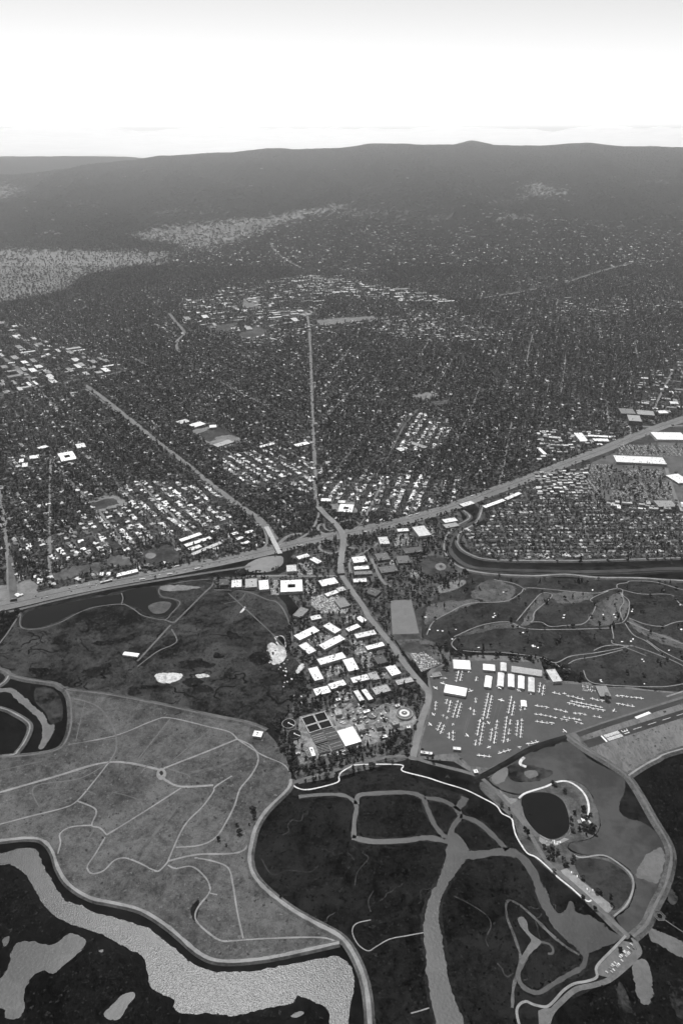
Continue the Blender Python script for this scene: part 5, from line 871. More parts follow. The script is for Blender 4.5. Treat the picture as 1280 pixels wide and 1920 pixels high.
# runway paint
def paint_quad(lab, q, z=.44): sheet('runway_marking', V4(q), z, M_paint, lab, sm=1)
rw0, rw1 = np.array(G(1132, 1385)[:2]), np.array(G(1280, 1338)[:2]); ru = (rw1 - rw0) / np.linalg.norm(rw1 - rw0); rn = np.array([-ru[1], ru[0]])
def rwq(lab, a0, a1, b0, b1, z=.44):
    P = [rw0 + ru * a + rn * b for a, b in ((a0, b0), (a1, b0), (a1, b1), (a0, b1))]
    tag(link('runway_marking', mesh('runway_marking', [(p[0], p[1], z) for p in P], [(0, 1, 2, 3)], M_paint)), lab, kind='structure')
rwq('white threshold bar across the runway', -3, 1.5, -10.5, 10.5)
for k in range(4):
    for s in (-1, 1): rwq('white threshold stripe on the runway', 5, 48, s * (1.4 + k * 2.4), s * (2.7 + k * 2.4))
def digit(strokes, a, b, s=1.0):
    for (a0, b0), (a1, b1) in strokes:
        p, q = rw0 + ru * (a + a0 * s) + rn * (b + b0 * s), rw0 + ru * (a + a1 * s) + rn * (b + b1 * s); mb = MB(); strip_geo(mb, [(p[0], p[1], 0), (q[0], q[1], 0)], 1.5, .44 + random.random() * .05)
        tag(link('runway_number', mb.mesh('runway_number', M_paint)), 'white runway number 31', kind='structure')
digit([((15, 6), (15, 0)), ((7.5, 5), (7.5, 0)), ((0, 6), (0, 0)), ((0, 0), (15, 0))], 56, 2.0); digit([((0, 0), (15, 0)), ((15, 0), (12, 2))], 56, -4.5)
for k in range(22): rwq('white centreline dash on the runway', 85 + k * 45, 85 + k * 45 + 26, -.45, .45)
for a in range(9):
    for s in (-1, 1):
        p, q = rw0 + ru * (-6 - a * 7) , rw0 + ru * (-14 - a * 7) + rn * s * 10; mb = MB(); strip_geo(mb, [(p[0], p[1], 0), (q[0], q[1], 0)], 1.3, .46)
        tag(link('runway_chevron', mb.mesh('runway_chevron', M_runway)), 'dark chevron ahead of the runway threshold', kind='structure')
sheet('paved_pad', V4([(1055, 355), (1120, 330), (1133, 338), (1066, 364)]), .46, M_paint, 'white paved pad between runway and taxiway', sm=1)
sheet('paved_pad', V4([(1200, 258), (1290, 230), (1290, 236), (1204, 264)]), .46, M_path, 'thin pale pad at the taxiway far end', sm=1)

# ------------------------------------------------------------------ light airplanes
def tube(rings, n=8):
    mb = MB(); vs = []
    for x, z, ry, rz in rings: vs += [(x, ry * math.cos(a), z + rz * math.sin(a)) for a in np.linspace(0, 2 * math.pi, n + 1)[:-1]]
    fs = [(k * n + i, k * n + (i + 1) % n, (k + 1) * n + (i + 1) % n, (k + 1) * n + i) for k in range(len(rings) - 1) for i in range(n)] + [tuple(range(n - 1, -1, -1)), tuple(range((len(rings) - 1) * n, len(rings) * n))]
    return mb.add(vs, fs)
ME_fus = tube([(4.0, 1.5, .15, .15), (3.7, 1.5, .5, .5), (2.2, 1.6, .62, .65), (.8, 1.75, .65, .85), (-.6, 1.7, .6, .75), (-3.6, 1.6, .18, .25), (-4.2, 1.65, .05, .1)]).mesh('fuselage', M_plane)
def wing_mesh(span, chord, x, z, nm, th=.16):
    mb = MB(); s = span / 2; vs = []
    for y, c in ((-s, chord * .72), (-s * .5, chord), (s * .5, chord), (s, chord * .72)):
        vs += [(x + c * .35, y, z), (x, y, z + th), (x - c * .65, y, z), (x, y, z - th * .3)]
    return mb.add(vs, [(4 * k + i, 4 * k + 4 + i, 4 * k + 4 + (i + 1) % 4, 4 * k + (i + 1) % 4) for k in range(3) for i in range(4)] + [(0, 1, 2, 3), (15, 14, 13, 12)]).mesh(nm, M_plane)
ME_hw, ME_lw, ME_tp = wing_mesh(11, 1.75, .9, 2.55, 'wing'), wing_mesh(10.6, 1.9, .7, 1.05, 'wing'), wing_mesh(3.6, 1.0, -3.7, 1.7, 'tailplane', .08)
ME_fin = MB().add([(-3.0, -.05, 1.8), (-4.3, -.05, 1.8), (-4.5, -.05, 3.1), (-4.0, -.05, 3.1), (-3.0, .05, 1.8), (-4.3, .05, 1.8), (-4.5, .05, 3.1), (-4.0, .05, 3.1)], [(0, 1, 2, 3), (7, 6, 5, 4), (0, 4, 5, 1), (1, 5, 6, 2), (2, 6, 7, 3), (3, 7, 4, 0)]).mesh('fin', M_plane)
ME_gear = MB().box(-.3, .3, -1.3, -1.0, 0, .7).box(-.3, .3, 1.0, 1.3, 0, .7).box(2.6, 3.0, -.12, .12, 0, .9).mesh('landing_gear', M_unitd)
PLANES = []
def plane(px, py, ang, lab, s=1.0):
    s *= random.uniform(.84, 1.16)
    x, y, _ = G(px, py)
    if any((x - a) ** 2 + (y - b) ** 2 < 70 for a, b in PLANES): return
    PLANES.append((x, y)); e = bpy.data.objects.new('airplane', None); COL.objects.link(e); e.location = (x, y, .32); e.rotation_euler = (0, 0, ang); e.scale = (s, s, s); tag(e, lab, 'airplane', 'light airplanes parked on the apron')
    hi = random.random() < .55
    for nm, me in (('fuselage', ME_fus), ('wing', ME_hw if hi else ME_lw), ('tailplane', ME_tp), ('fin', ME_fin), ('landing_gear', ME_gear)): link(nm, me, None, e)
def plane_row(view, a, b, lab, double=False, fill=.92):
    (ax, ay), (bx, by) = view([a, b]); A, B = np.array(G(ax, ay)[:2]), np.array(G(bx, by)[:2]); L = np.linalg.norm(B - A); u = (B - A) / max(L, 1); n = np.array([-u[1], u[0]]); ang = math.atan2(n[1], n[0])
    for side in ((-1, 1) if double else (1,)):
        k = 0 if side < 0 else .5
        while k * 11.6 <= L + 1:
            if random.random() < fill:
                p = A + u * (k * 11.6) + n * side * (5.2 if double else 0); px, py = PROJ(p[0], p[1]); plane(px, py, ang + (math.pi if side > 0 else 0) + random.gauss(0, .06) + (math.pi if random.random() < .3 and not double else 0), lab)
            k += 1
for v, a, b, lab, d in [
    (VA, (300, 465), (262, 625), 'light airplane in the first row from the avenue, upper part', True), (VA, (240, 680), (210, 750), 'light airplane in the first row from the avenue, lower part', True),
    (VA, (398, 480), (355, 620), 'light airplane in the second row from the avenue, upper part', True), (VA, (345, 670), (335, 690), 'light airplane alone in the second row from the avenue', False), (VA, (320, 745), (318, 830), 'light airplane in the second row from the avenue, lower part', True),
    (VA, (548, 435), (545, 485), 'light airplane in the sparse third row, upper part', False), (VA, (515, 545), (510, 600), 'light airplane in the sparse third row, middle', True), (VA, (455, 775), (475, 800), 'light airplane at the foot of the sparse third row', False),
    (VA, (680, 410), (630, 640), 'light airplane in the packed fourth row, upper part', True), (VA, (603, 660), (560, 885), 'light airplane in the packed fourth row, lower part', True),
    (VA, (748, 645), (735, 720), 'light airplane in the fifth row, upper part', False), (VA, (715, 740), (698, 850), 'light airplane in the fifth row, lower part', True),
    (VA, (892, 440), (862, 600), 'light airplane in the packed sixth row, upper part', True), (VA, (850, 630), (822, 845), 'light airplane in the packed sixth row, lower part', True),
    (VA, (955, 630), (940, 805), 'light airplane in the seventh row below the small hangar', True), (VA, (985, 525), (978, 560), 'light airplane behind the small hangar', True),
    (VA, (408, 185), (385, 285), 'light airplane in the short row under the ribbed hangar', True), (VA, (500, 165), (470, 240), 'light airplane in the thin row beside the ribbed hangar', False), (VA, (558, 240), (545, 315), 'light airplane in the thin row left of the hangars', False),
    (VA, (182, 470), (175, 545), 'light airplane along the avenue fence', False), (VA, (125, 242), (285, 262), 'light airplane in front of the golf starter house', False), (VA, (1160, 310), (1145, 400), 'light airplane in the stub row right of the hangars', True),
    (V4, (675, 243), (825, 277), 'light airplane in the top slanting row', False), (V4, (720, 252), (800, 270), 'light airplane in the top slanting row', True), (V4, (850, 272), (905, 283), 'light airplane at the end of the top slanting row', False), (V4, (595, 303), (735, 332), 'light airplane in the second slanting row', False), (V4, (755, 290), (912, 322), 'light airplane in the third slanting row', True), (V4, (590, 342), (690, 360), 'light airplane in the fourth slanting row', False), (V4, (770, 338), (895, 358), 'light airplane in the fifth slanting row', False), (V4, (720, 362), (810, 380), 'light airplane in the lowest slanting row', True),
    (V4, (965, 258), (1085, 272), 'light airplane beyond the control tower, upper row', False), (V4, (968, 296), (1052, 308), 'light airplane beyond the control tower, lower row', False), (V4, (595, 376), (690, 390), 'light airplane on the open lower apron', False),
    (VA, (555, 970), (695, 982), 'light airplane by the lower apron edge, first file', False), (VA, (750, 952), (862, 922), 'light airplane by the lower apron edge, second file', False), (VA, (930, 900), (960, 895), 'light airplane by the lower apron edge, between the files', False), (VA, (1010, 872), (1112, 845), 'light airplane by the lower apron edge, last file', False)]:
    plane_row(v, a, b, lab, d)
for p, lab in (((178, 352), 'airplane at the corner beside the big hangar'), ((158, 595), 'airplane alone along the avenue fence'), ((126, 688), 'airplane lowest along the avenue fence'), ((500, 375), 'larger airplane parked right of the big hangar'), ((762, 348), 'airplane under the second upright hangar'), ((945, 372), 'airplane under the fourth upright hangar'), ((665, 672), 'airplane taxiing between the packed rows'), ((782, 465), 'airplane alone at the head of the fifth row'), ((1050, 392), 'airplane under the last upright hangar'), ((245, 305), 'airplane left of the big hangar'), ((670, 895), 'airplane at the foot of the fifth row')):
    plane(*VA([p])[0], random.uniform(0, 6.28), lab, 1.25)
plane(*V4([(732, 424)])[0], .5, 'airplane alone near the taxiway end', 1.1); plane(*V4([(960, 330)])[0], 2.5, 'airplane alone below the control tower', 1.1)
for a, b in (((300, 450), (205, 760)), ((410, 460), (300, 850)), ((560, 420), (440, 790)), ((690, 400), (545, 890)), ((800, 450), (660, 900)), ((905, 430), (815, 850)), ((1000, 450), (925, 810)), ((520, 450), (430, 780)), ((345, 460), (250, 760)), ((750, 480), (690, 700))):
    road('tie_down_line', VA([a, b]), .9, .37, M_faint, 'thin pale tie-down line along an airplane row', 1)

# ------------------------------------------------------------------ cars
def car_mesh(nm, m, L=4.5, w=1.8, van=False):
    mb = MB(); h = w / 2
    prof = [(-L / 2, .35), (-L / 2, .85), (-L * .32, .95), (-L * .22, 1.45), (L * .1, 1.48), (L * .24, .98), (L / 2, .78), (L / 2, .35)] if not van else [(-L / 2, .4), (-L / 2, 2.1), (L * .3, 2.2), (L * .4, 1.3), (L / 2, 1.1), (L / 2, .4)]
    n = len(prof); vs = [(x, -h * (.85 if z > 1.2 else 1), z) for x, z in prof] + [(x, h * (.85 if z > 1.2 else 1), z) for x, z in prof]
    mb.add(vs, [tuple(range(n - 1, -1, -1))[::-1], tuple(range(2 * n - 1, n - 1, -1))] + [(i, n + i, n + (i + 1) % n, (i + 1) % n) for i in range(n)])
    for x in (-L * .3, L * .3): mb.box(x - .32, x + .32, -h - .03, h + .03, 0, .64, 1)
    mb.box(-L * .2, L * .14, -h * .92, h * .92, 1.02, 1.36, 1)
    return mb.mesh(nm, m, M_unitd)
CAR_ME = [car_mesh('car', M_car), car_mesh('car', M_car, 4.8, 1.9), car_mesh('car', M_car, 5.4, 2.0, True)]
ME_truck = MB().box(-9, 5, -1.25, 1.25, 1.0, 4.0).box(5.6, 8, -1.2, 1.2, .6, 3.0).box(-8.5, -6, -1.2, 1.2, 0, 1, 1).box(3, 7, -1.2, 1.2, 0, .9, 1).mesh('truck', mat_random('truck_paint', .6, .85), M_unitd)
CARS = []                                           # x, y, angle, label, group
fw = [np.array(G(x, y)[:2]) for x, y in smooth(FWY, 6)]
for k in range(150):
    i = random.randrange(8, len(fw) - 10); u = fw[i + 1] - fw[i]; L = np.linalg.norm(u); u /= L; n = np.array([-u[1], u[0]]); s = random.choice((-1, 1)); d = s * random.choice((5.5, 10, 15, 20)); p = fw[i] + u * random.random() * L + n * d
    CARS.append((p[0], p[1], math.atan2(u[1], u[0]) + (0 if s < 0 else math.pi), 'car driving along the broad freeway', 'cars on the freeway', .95))
def lot(view, quad, lab, group, pitch=2.8, aisle=15.0, fill=.8, ang=None):
    P = [np.array(G(x, y)[:2]) for x, y in view(quad)]; e = P[1] - P[0]; a = math.atan2(e[1], e[0]) if ang is None else ang; u = np.array([math.cos(a), math.sin(a)]); n = np.array([-u[1], u[0]])
    U = [p @ u for p in P]; N = [p @ n for p in P]; r = min(N) + 3
    poly = np.array(P)
    def inside(q):
        c = False
        for i in range(len(poly)):
            (ax, ay), (bx, by) = poly[i], poly[(i + 1) % len(poly)]
            if (ay > q[1]) != (by > q[1]) and q[0] < (bx - ax) * (q[1] - ay) / (by - ay) + ax: c = not c
        return c
    while r < max(N):
        for off in (0, 5.6):
            t = min(U)
            while t < max(U):
                q = u * t + n * (r + off)
                if random.random() < fill and inside(q) and not any(abs((q[0] - b[0]) * math.cos(b[2]) + (q[1] - b[1]) * math.sin(b[2])) < b[3] / 2 + 3 and abs(-(q[0] - b[0]) * math.sin(b[2]) + (q[1] - b[1]) * math.cos(b[2])) < b[4] / 2 + 3 for b in BUILT):
                    CARS.append((q[0], q[1], a + math.pi / 2 + (0 if off else math.pi), lab, group, .55))
                t += pitch
        r += aisle
lot(VD, [(1050 - 500, 640), (600, 650), (830, 880), (790, 905)], 'car in the long gravel lot by the shore road', 'cars by the shore road', 3.5, 30, .25)
lot(V2, [(965, 830), (1055, 730), (1100, 745), (1010, 860)], 'car in the small car park at the marsh end', 'cars by the shore road', 3.2, 26, .4)
lot(VD, [(380, 470), (480, 490), (540, 455), (520, 440)], 'car in the duck pond car park', 'cars by the shore road', 3.0, 20, .6)
lot(V3, [(330, 190), (470, 160), (560, 260), (540, 290), (390, 290), (330, 240)], 'car in the packed dealer lot', 'cars in the dealer lot', 2.7, 11.5, .95)
lot(V3, [(920, 530), (1000, 520), (1110, 590), (1060, 610), (990, 640)], 'car in the golf clubhouse car park', 'cars by the golf course', 2.8, 15, .8)
lot(V4, [(810, 200), (880, 212), (885, 248), (815, 235)], 'car in the airport terminal car park', 'cars by the terminal', 2.8, 14, .85)
lot(VI, [(900, 580), (945, 530), (1000, 570), (1035, 595), (1010, 605)], 'car in the ball field car park', 'cars by the ball field', 2.8, 15, .7)
for q in ([(400, 420), (470, 425), (420, 480), (350, 490)], [(290, 440), (380, 400), (420, 420), (330, 470)], [(410, 600), (505, 600), (545, 640), (430, 670)], [(560, 450), (640, 440), (680, 520), (600, 540)], [(620, 540), (700, 520), (720, 600), (640, 620)], [(480, 760), (560, 740), (580, 800), (520, 820)], [(740, 600), (770, 600), (810, 670), (760, 690)], [(540, 300), (600, 290), (600, 330), (520, 350)]):
    sheet('parking_lot', V3(q), .3, M_road, 'paved parking lot near the ' + near_mark(*G(*V3([q[0]])[0])[:2]), sm=1)
    lot(V3, q, 'parked car between the white office blocks', 'cars in the office park', 2.8, 17, .6)
for q in ([(90, 600), (140, 600), (140, 690), (90, 690)], [(250, 500), (340, 500), (340, 570), (250, 570)], [(285, 600), (340, 600), (360, 680), (285, 680)], [(820, 330), (930, 320), (940, 390), (830, 400)], [(1020, 280), (1060, 275), (1070, 340), (1040, 345)], [(800, 480), (840, 480), (850, 510), (800, 510)]):
    sheet('parking_lot', VI(q), .32, M_road, 'paved parking lot near the ' + near_mark(*G(*VI([q[0]])[0])[:2]), sm=1)
    lot(VI, q, 'parked car beside the offices near the interchange', 'cars near the interchange', 2.8, 16, .65)
for q in ([(455, 600), (690, 600), (690, 690), (450, 690)], [(440, 710), (600, 700), (560, 860), (440, 870)], [(660, 770), (1170, 750), (1180, 900), (680, 900)], [(720, 430), (1280, 440), (1280, 530), (720, 515)], [(740, 640), (1110, 640), (1120, 730), (760, 700)]):
    lot(VR, q, 'parked car in the rows of the store car parks', 'cars at the stores', 3.0, 17, .7, ang=math.pi / 2 - .02)
CARS_A = np.array([(c[0], c[1]) for c in CARS]); cpx, cpy = PROJ(CARS_A[:, 0], CARS_A[:, 1])
vis = (cpx > -5) & (cpx < 1285); dist = CARS_A[:, 1] + np.where(vis, 0, 1e6)
order = np.argsort(dist + rng.uniform(0, 900, len(CARS)))
near = set(order[:296].tolist())
def link_copy(src_me, name, loc, rot, lab, cat, group, scl=(1, 1, 1)):
    o = bpy.data.objects.new(name, src_me); COL.objects.link(o); o.location = loc; o.rotation_euler = (0, 0, rot); o.scale = scl; return tag(o, lab, cat, group)
rest = []
for i, (x, y, a, lab, gr, z) in enumerate(CARS):
    if lab.startswith('parked car b'): mk = near_mark(x, y); lab = 'parked car near the ' + mk; gr = 'cars near the ' + mk
    if i in near: link_copy(random.choice(CAR_ME), 'car', (x, y, z), a, lab, 'car', gr)
    else: rest.append((x, y, z, a))
for k in range(9):
    i = random.randrange(20, len(fw) - 40); u = fw[i + 1] - fw[i]; L = np.linalg.norm(u); u /= L; n = np.array([-u[1], u[0]]); s = random.choice((-1, 1)); p = fw[i] + n * s * 20.5
    link_copy(ME_truck, 'truck', (p[0], p[1], .62), math.atan2(u[1], u[0]) + (0 if s < 0 else math.pi), 'long white truck on the outer lane of the freeway', 'truck', 'trucks on the freeway')

# ------------------------------------------------------------------ scattering helper (masses that nobody could count)
def scatter(name, sources, P, scl, rotz, idx, label, cat):
    col = bpy.data.collections.new(name + '_kinds')
    for k, me in enumerate(sources):
        o = bpy.data.objects.new('%s_kind_%02d' % (name, k), me); col.objects.link(o)
    me = bpy.data.meshes.new(name); me.vertices.add(len(P)); me.vertices.foreach_set('co', np.asarray(P, np.float32).ravel())
    a = me.attributes.new('scl', 'FLOAT_VECTOR', 'POINT'); a.data.foreach_set('vector', np.asarray(scl, np.float32).ravel())
    r3 = np.zeros((len(P), 3), np.float32); r3[:, 2] = rotz
    a = me.attributes.new('rot', 'FLOAT_VECTOR', 'POINT'); a.data.foreach_set('vector', r3.ravel())
    a = me.attributes.new('idx', 'INT', 'POINT'); a.data.foreach_set('value', np.asarray(idx, np.int32))
    me.update(); o = link(name, me)
    ng = bpy.data.node_groups.new(name + '_scatter', 'GeometryNodeTree')
    ng.interface.new_socket('Geometry', in_out='INPUT', socket_type='NodeSocketGeometry'); ng.interface.new_socket('Geometry', in_out='OUTPUT', socket_type='NodeSocketGeometry')
    N, Lk = ng.nodes, ng.links; gi, go = N.new('NodeGroupInput'), N.new('NodeGroupOutput'); ip = N.new('GeometryNodeInstanceOnPoints'); ci = N.new('GeometryNodeCollectionInfo')
    ci.inputs['Collection'].default_value = col; ci.inputs['Separate Children'].default_value = True; ci.inputs['Reset Children'].default_value = True; ip.inputs['Pick Instance'].default_value = True
    def na(nm, t): n = N.new('GeometryNodeInputNamedAttribute'); n.data_type = t; n.inputs['Name'].default_value = nm; return n.outputs['Attribute']
    Lk.new(gi.outputs[0], ip.inputs['Points']); Lk.new(ci.outputs[0], ip.inputs['Instance']); Lk.new(na('idx', 'INT'), ip.inputs['Instance Index'])
    er = N.new('FunctionNodeEulerToRotation'); Lk.new(na('rot', 'FLOAT_VECTOR'), er.inputs[0]); Lk.new(er.outputs[0], ip.inputs['Rotation']); Lk.new(na('scl', 'FLOAT_VECTOR'), ip.inputs['Scale']); Lk.new(ip.outputs[0], go.inputs[0])
    md = o.modifiers.new('scatter', 'NODES'); md.node_group = ng
    return tag(o, label, cat, kind='stuff')
if rest:
    A = np.array(rest); scatter('parked_cars', CAR_ME, A[:, :3], np.ones((len(A), 3)), A[:, 3], rng.integers(0, 3, len(A)), 'rows of far parked cars too small to tell apart', 'cars')

# ------------------------------------------------------------------ houses
def house_meshes(k):
    w, d, h, r = [(17, 11, 3.4, 2.4), (15, 13, 3.6, 2.8), (19, 10, 3.2, .5), (14, 10, 6.0, 2.6)][k]; x, y = w / 2, d / 2; o = .6
    wl = MB().box(-x, x, -y, y, 0, h); rf = MB()
    if k != 1 and k != 2:
        rf.add([(-x - o, -y - o, h), (x + o, -y - o, h), (x + o, 0, h + r), (-x - o, 0, h + r), (-x - o, y + o, h), (x + o, y + o, h)], [(0, 1, 2, 3), (3, 2, 5, 4), (0, 3, 4), (1, 5, 2), (0, 4, 5, 1)])
    elif k == 1:
        rf.add([(-x - o, -y - o, h), (x + o, -y - o, h), (x + o, y + o, h), (-x - o, y + o, h), (-x * .35, 0, h + r), (x * .35, 0, h + r)], [(0, 1, 5, 4), (1, 2, 5), (2, 3, 4, 5), (3, 0, 4), (0, 3, 2, 1)])
    else: rf.box(-x - o, x + o, -y - o, y + o, h, h + r)
    # side wing
    wx0, wx1, wy0, wy1 = (-x, -x + 7, -y - 6, -y - .02); wl.box(wx0, wx1, wy0, wy1, 0, h - .2)
    if k == 2: rf.box(wx0 - o, wx1 + o, wy0 - o, wy1 - .65, h - .2, h + .25)
    else:
        m = (wx0 + wx1) / 2; rf.add([(wx0 - o, wy0 - o, h - .2), (m, wy0 - o, h + r * .7), (wx1 + o, wy0 - o, h - .2), (wx0 - o, -y + 2, h - .2), (m, -y + 3, h + r * .7), (wx1 + o, -y + 2, h - .2)], [(0, 1, 4, 3), (1, 2, 5, 4), (0, 2, 1), (3, 5, 2, 0)])
    return wl, rf
HM = [house_meshes(k) for k in range(4)]
def joined(wl, rf, rm):
    mb = MB(); mb.add(wl.v, wl.f, 0); mb.add(rf.v, rf.f, 1); return mb.mesh('house', M_wall, rm)
ROOFS = [M_roofh, M_roofb, M_roofe]
HS = [joined(*HM[k], rm) for rm in ROOFS for k in range(4)]
H_WALL = [w.mesh('walls', M_wall) for w, r in HM]; H_ROOF = [[r.mesh('roof', rm) for w, r in HM] for rm in ROOFS]
oa, ob = np.array(G(*OREG[4])[:2]), np.array(G(*OREG[-1])[:2]); ang_left = math.atan2(*(ob - oa)[::-1])
mbs = MB(); mbm = MB(); HOUSES = []
def tract(poly, ang, block=76.0, lot_w=19.0, cross=190.0, setback=17.0):
    R = raster(); paint(R, poly, 1)
    P = np.array([G(x, max(y, 515))[:2] for x, y in poly]); c = P.mean(0); u = np.array([math.cos(ang), math.sin(ang)]); n = np.array([-u[1], u[0]])
    U, N = (P - c) @ u, (P - c) @ n
    r = N.min(); ri = 0
    while r < N.max():
        ri += 1; main = ri % 3 == 0
        ts = np.arange(U.min(), U.max(), 22.0); wob = 5 * np.sin(ts / 230 + r) ; Q = c + np.outer(ts, u) + np.outer(r + wob, n)
        ok = (sample(R, Q[:, 0], Q[:, 1]) > 0) & (sample(HOUSE, Q[:, 0], Q[:, 1]) > .2) & (sample(CLEAR, Q[:, 0], Q[:, 1]) == 0)
        for i in range(len(ts) - 1):
            if ok[i] and ok[i + 1]:
                on = main and Q[i][1] < 5600 and math.sin(ts[i] / 310 + r * 1.7) + .5 * math.sin(ts[i] / 97 + r) > .35
                strip_geo(mbm if on else mbs, [(*Q[i], 0), (*Q[i + 1], 0)], 11 if on else 8.5, .3 if on else .2)
                if on and block > 60: pa, pb = PROJ(Q[i][0], Q[i][1]), PROJ(Q[i + 1][0], Q[i + 1][1]); paint_line(CLEAR, [pa, pb], 1, 1.3)
        for sd in (-1, 1):
            t = np.arange(U.min(), U.max(), lot_w); t = t + rng.normal(0, 3.0, len(t)); off = r + 5 * np.sin(t / 230 + r) + sd * (setback + rng.normal(0, 3.0, len(t)))
            t = t + 6 * np.sin(t / 61.0 + r); q = c + np.outer(t, u) + np.outer(off, n); keep = (rng.uniform(0, 1, len(t)) < .88) & (sample(R, q[:, 0], q[:, 1], 0, 3) > 0) & (sample(HOUSE, q[:, 0], q[:, 1], 0, 5) > rng.uniform(0, 1, len(t))) & (sample(CLEAR, q[:, 0], q[:, 1]) == 0) & (np.abs((t % cross) - cross / 2) < cross / 2 - 11)
            br = sample(BRIGHT, q[:, 0], q[:, 1], 0, 14)
            for j in np.nonzero(keep)[0]: HOUSES.append((q[j, 0], q[j, 1], ang + (0 if sd > 0 else math.pi) + random.gauss(0, .12) + (math.pi / 2 if random.random() < .3 else 0), br[j]))
        r += block
    t = U.min() - (U.min() % cross)
    while t < U.max():
        rs = np.arange(N.min(), N.max(), 22.0); Q = c + np.outer(np.full(len(rs), t), u) + np.outer(rs, n); ok = (sample(R, Q[:, 0], Q[:, 1]) > 0) & (sample(HOUSE, Q[:, 0], Q[:, 1]) > .2) & (sample(CLEAR, Q[:, 0], Q[:, 1]) == 0)
        for i in range(len(rs) - 1):
            if ok[i] and ok[i + 1]: strip_geo(mbs, [(*Q[i], 0), (*Q[i + 1], 0)], 9, .26)
        t += cross
# commercial districts first, so that houses keep out of them
CLUST = [([(0, 605), (60, 622), (110, 650), (230, 675), (228, 702), (130, 708), (60, 730), (0, 742), (-150, 760), (-150, 610)], 170, (25, 95), .35, 'flat-roofed block in the business district below the rail corridor'),
    ([(440, 640), (500, 625), (660, 603), (710, 598), (650, 620), (480, 650)], 60, (20, 55), .38, 'flat-roofed shop block beside the long avenue at the tree line'), ([(555, 515), (660, 528), (842, 560), (835, 571), (700, 562), (560, 545)], 100, (40, 150), .55, 'mall or hospital block beyond the avenue end'),
    ([(690, 600), (860, 583), (945, 628), (910, 642), (760, 640), (690, 620)], 190, (18, 48), .4, 'flat-roofed block in the downtown beyond the leafy streets'), ([(345, 560), (480, 532), (560, 518), (640, 518), (620, 560), (560, 605), (440, 625), (345, 605)], 170, (30, 110), .72, 'campus building among trees at the end of the boulevard'),
    ([(950, 485), (1080, 508), (1065, 532), (950, 545)], 60, (18, 50), .4, 'roof in the far town along the boulevard'), ([(1045, 560), (1185, 556), (1170, 595), (1060, 598)], 60, (20, 60), .4, 'roof in the far school and office cluster'), ([(1215, 558), (1300, 568), (1300, 584), (1215, 578)], 22, (25, 70), .3, 'roof in the cluster at the far edge of town'),
    ([(1190, 700), (1260, 690), (1300, 640), (1300, 775), (1235, 778), (1190, 745)], 45, (22, 50), .5, 'block along the avenue beyond the far interchange'), ([(1005, 805), (1100, 805), (1150, 815), (1120, 838), (1010, 842)], 34, (14, 34), .5, 'shed in the trade estate under the freeway'), ([(1010, 838), (1080, 835), (1060, 855), (1010, 865)], 14, (14, 26), .5, 'roof at the lower edge of the trade estate'),
    ([(1004, 888), (1098, 880), (1095, 928), (1010, 930)], 75, (13, 22), .45, 'row roof in the packed estate beside the store car parks'), ([(480, 560), (520, 560), (510, 600), (480, 600)], 10, (20, 60), .5, 'sports hall on the campus edge'), ([(640, 480), (760, 500), (700, 520), (560, 510)], 40, (25, 80), .5, 'research building beyond the campus'),
    ([(1140, 940), (1290, 945), (1290, 958), (1140, 955)], 16, (14, 34), .5, 'roof at the corner of the small house district')]
CB = []
for poly, n, (s0, s1), dark, lab in CLUST:
    R = raster(); paint(R, poly, 1); P = np.array(poly); got = 0; tries = 0; ca = {0: ang_left}.get(CLUST.index((poly, n, (s0, s1), dark, lab)), random.choice((.2, -.25, .35)))
    if 'packed estate' in lab or 'trade' in lab: ca = .02
    paint(HOUSE, poly, .25); paint(TREE, poly, .48)
    while got < n and tries < n * 30:
        tries += 1; px, py = random.uniform(P[:, 0].min(), P[:, 0].max()), random.uniform(P[:, 1].min(), P[:, 1].max())
        if R[int(py), int(px + MX)] == 0: continue
        x, y, z = G(px, py); L, D = random.uniform(s0, s1), random.uniform(s0, s1) * .38 + 4
        if any(abs(x - b[0]) < (L + b[3]) * .5 and abs(y - b[1]) < (D + b[4]) * .5 + 6 for b in CB[-got:] if got): continue
        if any(abs(x - b[0]) < (L + b[3]) * .5 and abs(y - b[1]) < (D + b[4]) * .5 + 3 for b in BUILT): continue
        CB.append((x, y, ca + (math.pi / 2 if random.random() < .25 else 0), L, D, random.uniform(5, 11) * (1.3 if L > 50 else 1), z, lab, random.random() < dark)); got += 1
# far scattered bright roofs on the foothills
for poly, n in (([(0, 325), (640, 300), (1280, 300), (1280, 440), (640, 470), (0, 460)], 60), ([(240, 440), (500, 410), (650, 385), (660, 420), (500, 470), (250, 450)], 50), ([(960, 340), (1080, 350), (1080, 380), (960, 375)], 40), ([(640, 380), (1280, 380), (1280, 470), (640, 500)], 80), ([(100, 430), (120, 440), (115, 445), (40, 448)], 12)):
    P = np.array(poly); R = raster(); paint(R, poly, 1); k = 0
    while k < n:
        px, py = random.uniform(P[:, 0].min(), P[:, 0].max()), random.uniform(P[:, 1].min(), P[:, 1].max())
        if R[int(py), int(px + MX)] == 0: continue
        x, y, z = G(px, py); CB.append((x, y, random.uniform(-.4, .4), random.uniform(22, 75), random.uniform(14, 30), random.uniform(7, 14), z, 'tiny bright roof far off among the wooded foothills', False)); k += 1
def cb_meshes(L, D, H, m):
    w = MB(); hx, hy = L / 2, D / 2; w.box(-hx, hx, -hy, hy, 0, H - .4); r = MB(); r.box(-hx - .4, hx + .4, -hy - .4, hy + .4, H - .4, H)
    return w, r
CBs = sorted(range(len(CB)), key=lambda i: CB[i][1] - CB[i][3] * 25); CBi = set(CBs[:290]); far_b = MB(); far_w = MB()
